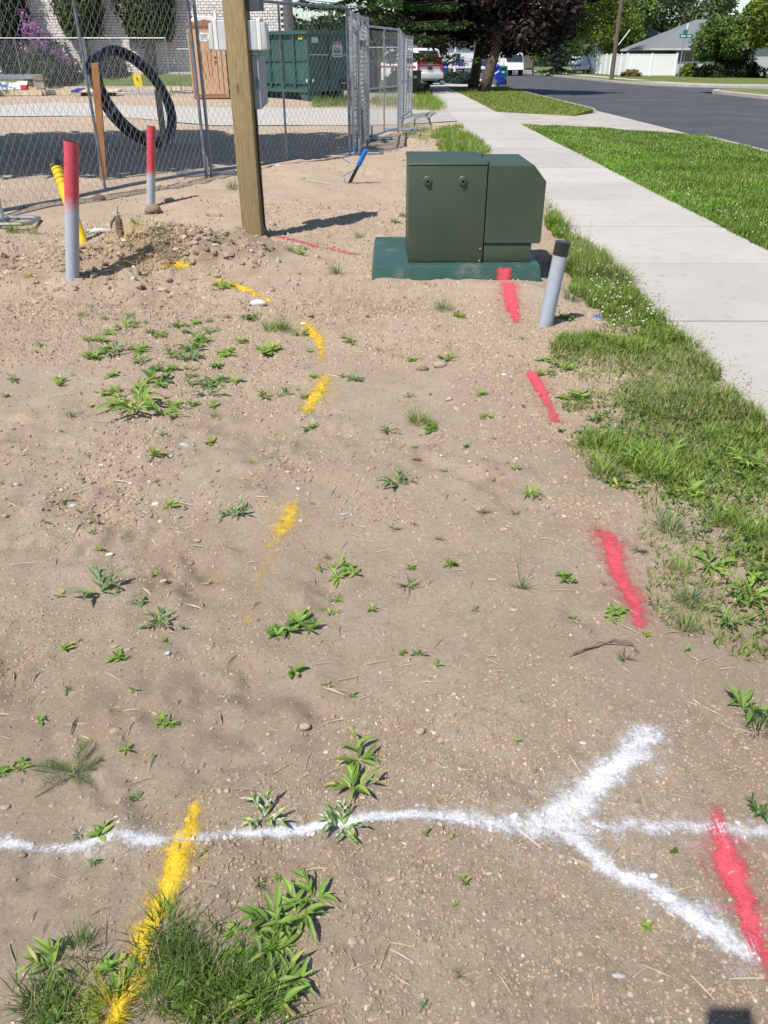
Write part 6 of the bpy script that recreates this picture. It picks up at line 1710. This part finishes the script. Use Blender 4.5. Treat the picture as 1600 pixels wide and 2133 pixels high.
def weed_mesh(kind, R, col):
    L = LeafB()
    def crown(cx, cy, n, Lr, wr, e0, e1, shp):
        a0 = U(0, 6.28)
        for k in range(n):
            l_ = Lr * U(.45, 1.15)
            c_ = tone(col) if random.random() > .10 else tone((.34, .34, .09))
            L.leaf((cx, cy, .003), a0 + 6.283 * k / n + U(-.5, .5), l_, l_ * wr * U(.7, 1.25), U(e0, e1), U(.1, 1.1), c_, 4, U(.1, .5), shp * U(.8, 1.3))
    if kind == 'rosette':
        m = random.randint(4, 6)
        for j in range(m):
            a_ = U(0, 6.28); r_ = R * .55 * math.sqrt(random.random()) if j else 0
            crown(r_ * math.cos(a_), r_ * math.sin(a_), random.randint(6, 9), R * U(.32, .55), U(.26, .40), .05, .8, 1.15)
    elif kind == 'blade':
        m = random.randint(3, 5); a0 = U(0, 6.28)
        for j in range(m):
            a_ = a0 + 6.283 * j / m + U(-.5, .5); sl = R * U(.25, .75); up = U(.2, .8)
            tip = np.array([sl * math.cos(a_) * math.cos(up), sl * math.sin(a_) * math.cos(up), sl * math.sin(up) + .004])
            L.stem((0, 0, -.006), tip, R * .016, tone(col))
            q_ = random.randint(4, 6)
            for k in range(q_):
                t = (k + .6) / q_; l_ = R * U(.38, .74)
                L.leaf(tip * t, a_ + (1 if k % 2 else -1) * U(.3, 1.1), l_, l_ * U(.17, .25), U(.15, .9), U(.4, 1.4), tone(col) if random.random() > .08 else tone((.36, .34, .10)), 5, .45, .7)
            L.leaf(tip, a_, R * U(.25, .45), R * .07, up + .3, .6, tone(col), 4, .45, .7)
    elif kind == 'tuft':
        n = int(70 + 40 * random.random())
        for k in range(n):
            a = U(0, 6.28); r = R * .28 * math.sqrt(random.random())
            L.leaf((r * math.cos(a), r * math.sin(a), -.004), a + U(-.6, .6), R * U(.5, 1.15), R * U(.022, .04) , U(.7, 1.45), U(.1, 1.1), tone(col, .25) if random.random() > .1 else tone((.34, .28, .14)), 3, .2, .3)
    elif kind == 'seedling':
        for j in range(random.randint(1, 3)):
            a_ = U(0, 6.28); r_ = R * .4 * random.random() if j else 0
            crown(r_ * math.cos(a_), r_ * math.sin(a_), random.randint(3, 6), R * U(.45, .85), U(.22, .38), .1, 1.1, 1.0)
    elif kind == 'fern':
        for k, a in enumerate((.25, .55, 1.5, 2.9, 3.25, 3.9, 4.3, 5.3)):
            Lr = R * U(.7, 1.1); m = 22
            for i in range(m):
                t = (i + 2) / (m + 2); z = .006 + .10 * R * math.sin(math.pi * t) + R * .05
                p = (Lr * t * math.cos(a), Lr * t * math.sin(a), z)
                w = Lr * .20 * math.sin(math.pi * min(1, t * .85 + .1))
                for s_ in (-1, 1):
                    for e_ in (0, .5): L.leaf(p, a + s_ * (1.15 - .3 * e_), w * U(.8, 1.1), w * .42, .25 + e_, .2, tone(col), 1, .2, .8)
            L.stem((0, 0, 0), (Lr * math.cos(a), Lr * math.sin(a), R * .05), R * .010, tone(col))
        for k in range(5): L.leaf((0, 0, .01), U(0, 6.28), R * .35, R * .06, 1.1, .3, tone(LG), 4)
    elif kind == 'tall':
        for k in range(3):
            a = U(0, 6.28); t = (R * .25 * math.cos(a), R * .25 * math.sin(a), R * (2.2 if k == 0 else 1.0))
            L.stem((0, 0, 0), t, R * .010, tone(col)); L.leaf((t[0] * .8, t[1] * .8, t[2] * .85), a, R * .3, R * .05, 1.3, .2, tone(col), 3)
        for k in range(12): L.leaf((0, 0, 0), U(0, 6.28), R * U(.5, .9), R * .035, U(.5, 1.2), U(.2, .9), tone(col), 4, .2, .4)
    elif kind == 'dry':
        for k in range(16): L.leaf((U(-.1, .1) * R, U(-.1, .1) * R, 0), U(0, 6.28), R * U(.5, 1.), R * .05, U(.05, .8), U(.2, .8), tone((.20, .15, .10)), 3, .2, .4)
        for k in range(4): L.leaf((0, 0, 0), U(0, 6.28), R * U(.3, .6), R * .12, .6, .6, tone(col), 3)
    return np.array(L.V), np.array(L.F4), np.array(L.C)

PH = {'rosette': 'leaf rosette', 'blade': 'broad bladed weed', 'tuft': 'grass tuft', 'seedling': 'green seedling', 'fern': 'feathery yarrow', 'tall': 'tall thin grass stem', 'dry': 'withered brown weed'}
WEEDS = [
 # foreground
 (20, 1602, 74, 'rosette', MG), (152, 1618, 178, 'fern', DG), (265, 1578, 46, 'seedling', LG), (320, 1592, 36, 'seedling', MG), (285, 1668, 40, 'seedling', BG), (550, 1712, 104, 'blade', LG),
 (748, 1582, 118, 'blade', MG), (735, 1650, 126, 'blade', LG), (712, 1728, 112, 'blade', MG), (427, 1785, 48, 'seedling', MG), (212, 1752, 60, 'seedling', LG), (203, 1806, 34, 'seedling', BG), (165, 1740, 70, 'dry', BG),
 (345, 1935, 130, 'tuft', MG), (620, 1915, 150, 'blade', LG), (565, 1930, 150, 'blade', MG), (655, 1880, 120, 'blade', MG), (600, 2055, 130, 'blade', MG), (545, 2000, 130, 'rosette', MG), (500, 1990, 130, 'rosette', LG), (470, 2090, 150, 'rosette', MG), (575, 1975, 120, 'blade', LG), (560, 2095, 150, 'blade', MG), (140, 2090, 150, 'rosette', MG), (110, 2015, 140, 'blade', LG), (240, 2020, 110, 'rosette', MG), (400, 2100, 130, 'rosette', LG), (170, 1985, 110, 'tuft', DG), (80, 2090, 130, 'tuft', DG),
 (540, 1842, 52, 'dry', LG), (580, 1830, 30, 'seedling', MG), (430, 2060, 150, 'tuft', DG), (530, 2080, 150, 'tuft', DG), (330, 2090, 130, 'tuft', MG), (240, 2110, 150, 'tuft', YG), (380, 2010, 140, 'tuft', DG),
 (885, 1752, 26, 'seedling', MG), (945, 1757, 24, 'seedling', MG), (968, 1850, 32, 'seedling', MG), (950, 1892, 22, 'seedling', LG), (882, 2092, 26, 'seedling', BG), (1345, 1942, 42, 'seedling', LG), (960, 2035, 40, 'dry', MG), (1400, 1787, 28, 'seedling', DG), (1330, 1680, 26, 'dry', LG), (1575, 1702, 60, 'blade', DG), (1550, 1478, 130, 'blade', MG), (1585, 1520, 120, 'tuft', DG), (910, 1673, 18, 'seedling', LG),
 # middle
 (125, 1242, 36, 'seedling', BG), (212, 1238, 96, 'blade', BG), (296, 1256, 48, 'seedling', BG), (335, 1302, 58, 'blade', BG), (345, 1347, 36, 'seedling', LG), (136, 1352, 40, 'seedling', LG), (255, 1383, 46, 'seedling', LG), (140, 1442, 26, 'seedling', BG), (280, 1447, 34, 'seedling', MG), (85, 1503, 36, 'seedling', MG), (342, 1524, 52, 'rosette', LG), (433, 1203, 20, 'seedling', LG), (245, 1240, 34, 'seedling', LG),
 (725, 1190, 84, 'rosette', LG), (600, 1322, 112, 'rosette', MG), (543, 1302, 28, 'seedling', BG), (702, 1250, 30, 'seedling', LG), (698, 1278, 34, 'seedling', LG), (776, 1276, 28, 'seedling', LG), (615, 1408, 48, 'seedling', MG), (684, 1432, 32, 'seedling', BG), (735, 1447, 20, 'seedling', MG),
 (850, 1224, 76, 'dry', LG), (856, 1188, 28, 'seedling', MG), (935, 1182, 44, 'seedling', MG), (1085, 1238, 90, 'tall', BG), (1180, 1212, 50, 'rosette', MG), (1256, 1222, 20, 'dry', MG), (990, 1278, 30, 'seedling', BG), (1196, 1288, 32, 'seedling', MG), (1285, 1294, 68, 'rosette', LG), (1345, 1332, 30, 'seedling', YG), (1298, 1384, 62, 'dry', MG), (910, 1392, 34, 'seedling', MG), (868, 1367, 38, 'seedling', BG), (1430, 1358, 28, 'seedling', MG), (1075, 1556, 26, 'seedling', LG), (1086, 1476, 18, 'seedling', MG), (1247, 1108, 32, 'dry', LG), (1335, 1145, 60, 'dry', BG), (838, 1362, 22, 'seedling', MG),
 (222, 692, 46, 'rosette', LG), (440, 690, 30, 'blade', BG), (290, 684, 30, 'seedling', LG), (85, 718, 26, 'seedling', LG), (235, 738, 62, 'blade', BG), (290, 732, 52, 'blade', MG), (30, 790, 36, 'seedling', BG), (124, 788, 58, 'rosette', LG), (152, 776, 30, 'seedling', MG), (10, 822, 20, 'seedling', LG), (220, 810, 54, 'rosette', LG), (165, 814, 20, 'seedling', LG), (190, 846, 26, 'seedling', LG), (146, 870, 52, 'dry', BG),
 (356, 738, 44, 'blade', BG), (398, 742, 52, 'blade', BG), (462, 732, 54, 'rosette', LG), (338, 792, 66, 'rosette', BG), (425, 792, 70, 'rosette', BG), (488, 790, 42, 'seedling', LG), (547, 820, 44, 'blade', MG), (596, 812, 36, 'seedling', BG), (620, 804, 22, 'seedling', BG), (637, 824, 26, 'seedling', BG), (565, 690, 74, 'tuft', LG), (590, 690, 60, 'tuft', MG), (560, 725, 70, 'rosette', LG), (515, 664, 54, 'rosette', BG), (436, 668, 26, 'tuft', BG), (474, 660, 24, 'tuft', DG), (500, 710, 36, 'rosette', LG),
 (285, 856, 104, 'blade', LG), (250, 850, 60, 'blade', LG), (338, 866, 68, 'blade', LG), (362, 838, 64, 'rosette', LG), (400, 842, 44, 'rosette', MG), (432, 818, 48, 'blade', BG), (440, 845, 40, 'seedling', LG), (456, 872, 22, 'seedling', LG), (338, 912, 26, 'seedling', MG), (328, 948, 46, 'seedling', LG), (570, 900, 20, 'seedling', LG), (356, 1058, 42, 'seedling', LG), (96, 1082, 24, 'seedling', LG), (190, 1082, 30, 'seedling', LG), (490, 1084, 50, 'blade', BG), (190, 1117, 22, 'seedling', BG),
 (625, 694, 40, 'blade', LG), (645, 728, 30, 'seedling', MG), (735, 708, 50, 'rosette', LG), (718, 702, 34, 'dry', DG), (742, 778, 58, 'rosette', BG), (712, 776, 26, 'seedling', MG), (636, 897, 26, 'seedling', LG), (790, 724, 20, 'seedling', BG), (650, 658, 22, 'seedling', DG), (655, 778, 24, 'seedling', MG),
 (922, 648, 62, 'tuft', BG), (956, 658, 48, 'rosette', LG), (860, 744, 40, 'rosette', LG), (930, 745, 44, 'blade', LG), (1000, 822, 32, 'seedling', LG), (1012, 862, 44, 'rosette', LG), (872, 878, 82, 'tuft', MG), (900, 886, 60, 'rosette', MG), (810, 896, 40, 'blade', BG), (852, 820, 22, 'seedling', BG), (1090, 842, 18, 'seedling', BG), (1170, 890, 26, 'seedling', BG), (970, 932, 22, 'seedling', BG), (830, 1022, 58, 'blade', BG), (868, 962, 38, 'dry', DG), (925, 992, 34, 'seedling', LG), (1076, 986, 30, 'seedling', LG), (1026, 1002, 30, 'dry', BG), (1103, 1036, 50, 'blade', LG), (1010, 1074, 54, 'dry', BG), (1072, 1072, 44, 'dry', LG), (822, 1108, 46, 'dry', LG), (1065, 738, 18, 'seedling', LG), (998, 800, 18, 'seedling', BG), (1090, 700, 14, 'seedling', BG),
 (398, 484, 36, 'rosette', LG), (386, 520, 32, 'seedling', MG), (700, 572, 54, 'tuft', DULL1), (622, 524, 30, 'seedling', MG), (604, 518, 30, 'tuft', BG), (747, 492, 34, 'tuft', BG), (742, 528, 20, 'seedling', LG), (835, 498, 36, 'rosette', BG), (822, 462, 30, 'seedling', BG), (838, 452, 26, 'tuft', BG), (70, 484, 46, 'tuft', MG), (28, 482, 58, 'tuft', MG), (88, 512, 36, 'seedling', LG), (66, 580, 30, 'seedling', LG), (218, 612, 26, 'seedling', LG), (282, 465, 40, 'tuft', BG), (505, 486, 44, 'tuft', BG), (484, 398, 50, 'tuft', DG), (185, 480, 34, 'seedling', BG), (556, 520, 26, 'seedling', BG), (290, 1660, 0, None, None),
 (1160, 660, 70, 'rosette', LG), (1190, 620, 60, 'tuft', BG), (1150, 600, 40, 'seedling', LG), (1175, 760, 60, 'blade', LG), (1140, 748, 46, 'rosette', LG), (1145, 775, 50, 'rosette', MG), (1205, 820, 90, 'rosette', LG), (1260, 900, 100, 'rosette', BG), (1255, 985, 120, 'tuft', LG), (1300, 1000, 80, 'rosette', MG), (1340, 960, 110, 'blade', MG), (1380, 940, 110, 'blade', LG), (1400, 1100, 110, 'tuft', BG), (1440, 1020, 100, 'rosette', LG), (1500, 1080, 100, 'tuft', LG), (1560, 1100, 100, 'tuft', LG), (1480, 1170, 110, 'blade', LG), (1560, 1230, 120, 'blade', LG), (1440, 1250, 100, 'tuft', BG), (1520, 1290, 110, 'blade', MG), (1430, 1310, 90, 'tuft', MG), (1480, 900, 90, 'tuft', LG), (1560, 960, 120, 'blade', LG), (1420, 1180, 80, 'tuft', LG)]
rw = random.Random(5)
for _ in range(34):
    WEEDS.append((rw.uniform(190, 470), rw.gauss(770, 55), rw.uniform(28, 62), rw.choice(['rosette', 'rosette', 'seedling', 'blade']), rw.choice([LG, MG, BG])))
for _ in range(26):
    WEEDS.append((rw.uniform(20, 1050), rw.uniform(640, 1350), rw.uniform(16, 34), rw.choice(['seedling', 'seedling', 'dry', 'tuft']), rw.choice([LG, MG, BG])))
items = []
for px, py, w, kind, col in WEEDS:
    if not kind: continue
    ph = ('large ' if w > 95 else 'small ' if w < 40 else '') + PH[kind]
    items.append(dict(px=px, py=py, w=w, kind=kind, col=col, phrase=ph))
auto_labels(items)
for it in items:
    p = g3(it['px'], it['py']); R = it['w'] * mpp(it['px'], it['py']) * {'rosette': .72, 'seedling': .84, 'blade': .60 if it['py'] > 1450 else (.55 if it['px'] > 1330 else .80), 'fern': .5}.get(it['kind'], .66)
    V, Fq, Cc = weed_mesh(it['kind'], R, it['col'])
    if (it['px'], it['py']) in ((712, 1728), (550, 1712), (165, 1740)):      # blades caught by the white spray
        Cc = np.where((RNG.random(len(V)) < .25)[:, None], np.array([[.72, .73, .72]]), Cc)
    if (it['px'], it['py']) in ((240, 2110),): Cc = np.where((RNG.random(len(V)) < .35)[:, None], np.array([[.62, .45, .02]]), Cc)
    o = npmesh('grass_tuft' if it['kind'] == 'tuft' else 'weed', V, [Fq], 'foliage', None, Cc, smooth=False)
    o.location = p; o.rotation_euler = (0, 0, U(0, 6.28))
    tag(o, it['label'], 'grass tuft' if it['kind'] == 'tuft' else 'weed', 'grass tufts on the soil' if it['kind'] == 'tuft' else 'weeds on the soil')
# fine mown grass between the bottom left tufts
n = 1500
gq = [at(*q)[:2] for q in ((360, 1990), (480, 2050), (420, 2110), (520, 2110), (130, 2100), (400, 2050))]
kk = RNG.integers(0, len(gq), n); gq = np.array(gq)
x = gq[kk, 0] + RNG.normal(0, .036, n); y = gq[kk, 1] + RNG.normal(0, .035, n)
V, Fs, Cc = blades(x, y, RNG.uniform(.022, .065, n), RNG.uniform(.0014, .0028, n), .8, np.where(RNG.random((n, 1)) < .14, ncol(n, DRY1, DRY2), ncol(n, (.07, .14, .024), (.15, .24, .04))))
tag(npmesh('grass', V, Fs, 'foliage', None, Cc), 'fine green grass filling the bottom left corner', 'grass', kind='stuff')

# ================================================================== SMALL THINGS ON THE SOIL
b = g3(258, 534); t = at(243, 428, Y=b[1] + .02)
rt = empty('dead_root_stake', b, 0, 'rusty dead root sticking up from the dug mound with peeling bark', 'root')
m1 = b * .45 + t * .55
MB().tube([b - (t - b) * .1, b * .7 + t * .3 + [.01, 0, 0], m1], [.021, .02, .019], 10).build('pale_shaft', 'root_pale', rt, world=True, smooth=True)
MB().tube([m1 - [0, 0, .07], m1 - [0, 0, .03], m1 + [0, 0, .06], m1 + [-.005, 0, .10]], [.021, .031, .028, .015], 7).build('peeling_bark', 'root', rt, world=True)
MB().tube([m1 + [0, 0, .09], t * .6 + m1 * .4 + [-.012, 0, 0], t], [.016, .013, .008], 7).build('tip', 'root_pale', rt, world=True, smooth=True)
MB().tube([m1 + [-.02, 0, .09], m1 + [-.055, 0, .045], m1 + [-.07, .0, .0]], [.012, .010, .004], 6).build('bark_flap', 'root', rt, world=True)
b = g3(284, 556); 
e = MB().tube([b + [.0, 0, -.03], b + [-.004, 0, .03], b + [-.012, .0, .055], b + [-.03, .02, .06]], [.019, .018, .016, .008], 9).build('root_stub', 'root_pale', smooth=True, loc=b)
tag(e, 'short pale bent root stub at the front of the dug mound', 'root')
b = g3(1240, 1368)
mb = MB()
for k in range(3):
    pl = [at(1185 + 6 * k, 1385 - 3 * k), at(1215 + 3 * k, 1372 - 2 * k), at(1245, 1362 - 2 * k), at(1275 - 2 * k, 1348 + 4 * k), at(1310 + 3 * k, 1352 + 3 * k), at(1330 - 5 * k, 1372 + 4 * k)]
    mb.tube([(p[0], p[1], float(gz(p[0], p[1])) + .004 + .010 * math.sin(i * 1.3 + k) ** 2) for i, p in enumerate(pl)], [.0014, .0018, .0016, .0014, .0011, .0006], 6)
tag(mb.build('dead_root', 'root', smooth=True, loc=b), 'strand of dead brown roots on the soil below the red stripe', 'root')
for (a, c, lab) in (((870, 1424), (918, 1427), 'pale straight straw lying in the middle right of the soil'), ((1005, 1760), (1018, 1770), 'short pale straw under the white line'), ((20, 1175), (80, 1172), 'curved pale root thread at the left edge'), ((372, 2000), (402, 2080), 'thin dry stalk standing over the yellow stripe')):
    p, q_ = g3(*a), g3(*c); mid = (p + q_) / 2 + [0, 0, .006]
    tag(MB().tube([p + [0, 0, .002], mid, q_ + [0, 0, .002]], [.0008, .0010, .0006], 5).build('straw', 'root_pale', loc=p), lab, 'straw')
p = g3(1243, 655)
o = MB().hexa([(-.028, -.016, 0), (.03, -.012, 0), (.026, .018, 0), (-.02, .02, 0)], [(-.012, -.008, .018), (.018, -.01, .010), (.02, .012, .022), (-.016, .012, .012)]).build('plastic_scrap', 'blue_pipe', bevel=.003); o.location = p
tag(o, 'crumpled blue plastic scrap in the grass right of the leaning conduit', 'litter')
o = MB().hexa([(-.05, -.02, 0), (.05, -.02, 0), (.045, .03, 0), (-.04, .03, 0)], [(-.03, -.01, .02), (.03, -.012, .012), (.035, .02, .018), (-.02, .02, .012)]).build('paper_scrap', 'tarp_white', bevel=.003); o.location = g3(1205, 578)
tag(o, 'pale crumpled scrap in the grass behind the leaning conduit', 'litter')
# phone held where the picture is taken from: its shadow lies at the lower right
ph = MB().box((0.018, 0, .0), (.074, .009, .150)).build('phone', 'black', bevel=.003)
ph.rotation_euler = (-PITCH, 0, 0); ph.location = Vector((0.0, 0, HC)) + Vector((0, -.012 * CP - .055 * SP, .012 * SP - .055 * CP))
tag(ph, 'black phone held up over the soil, seen only by its shadow', 'phone')
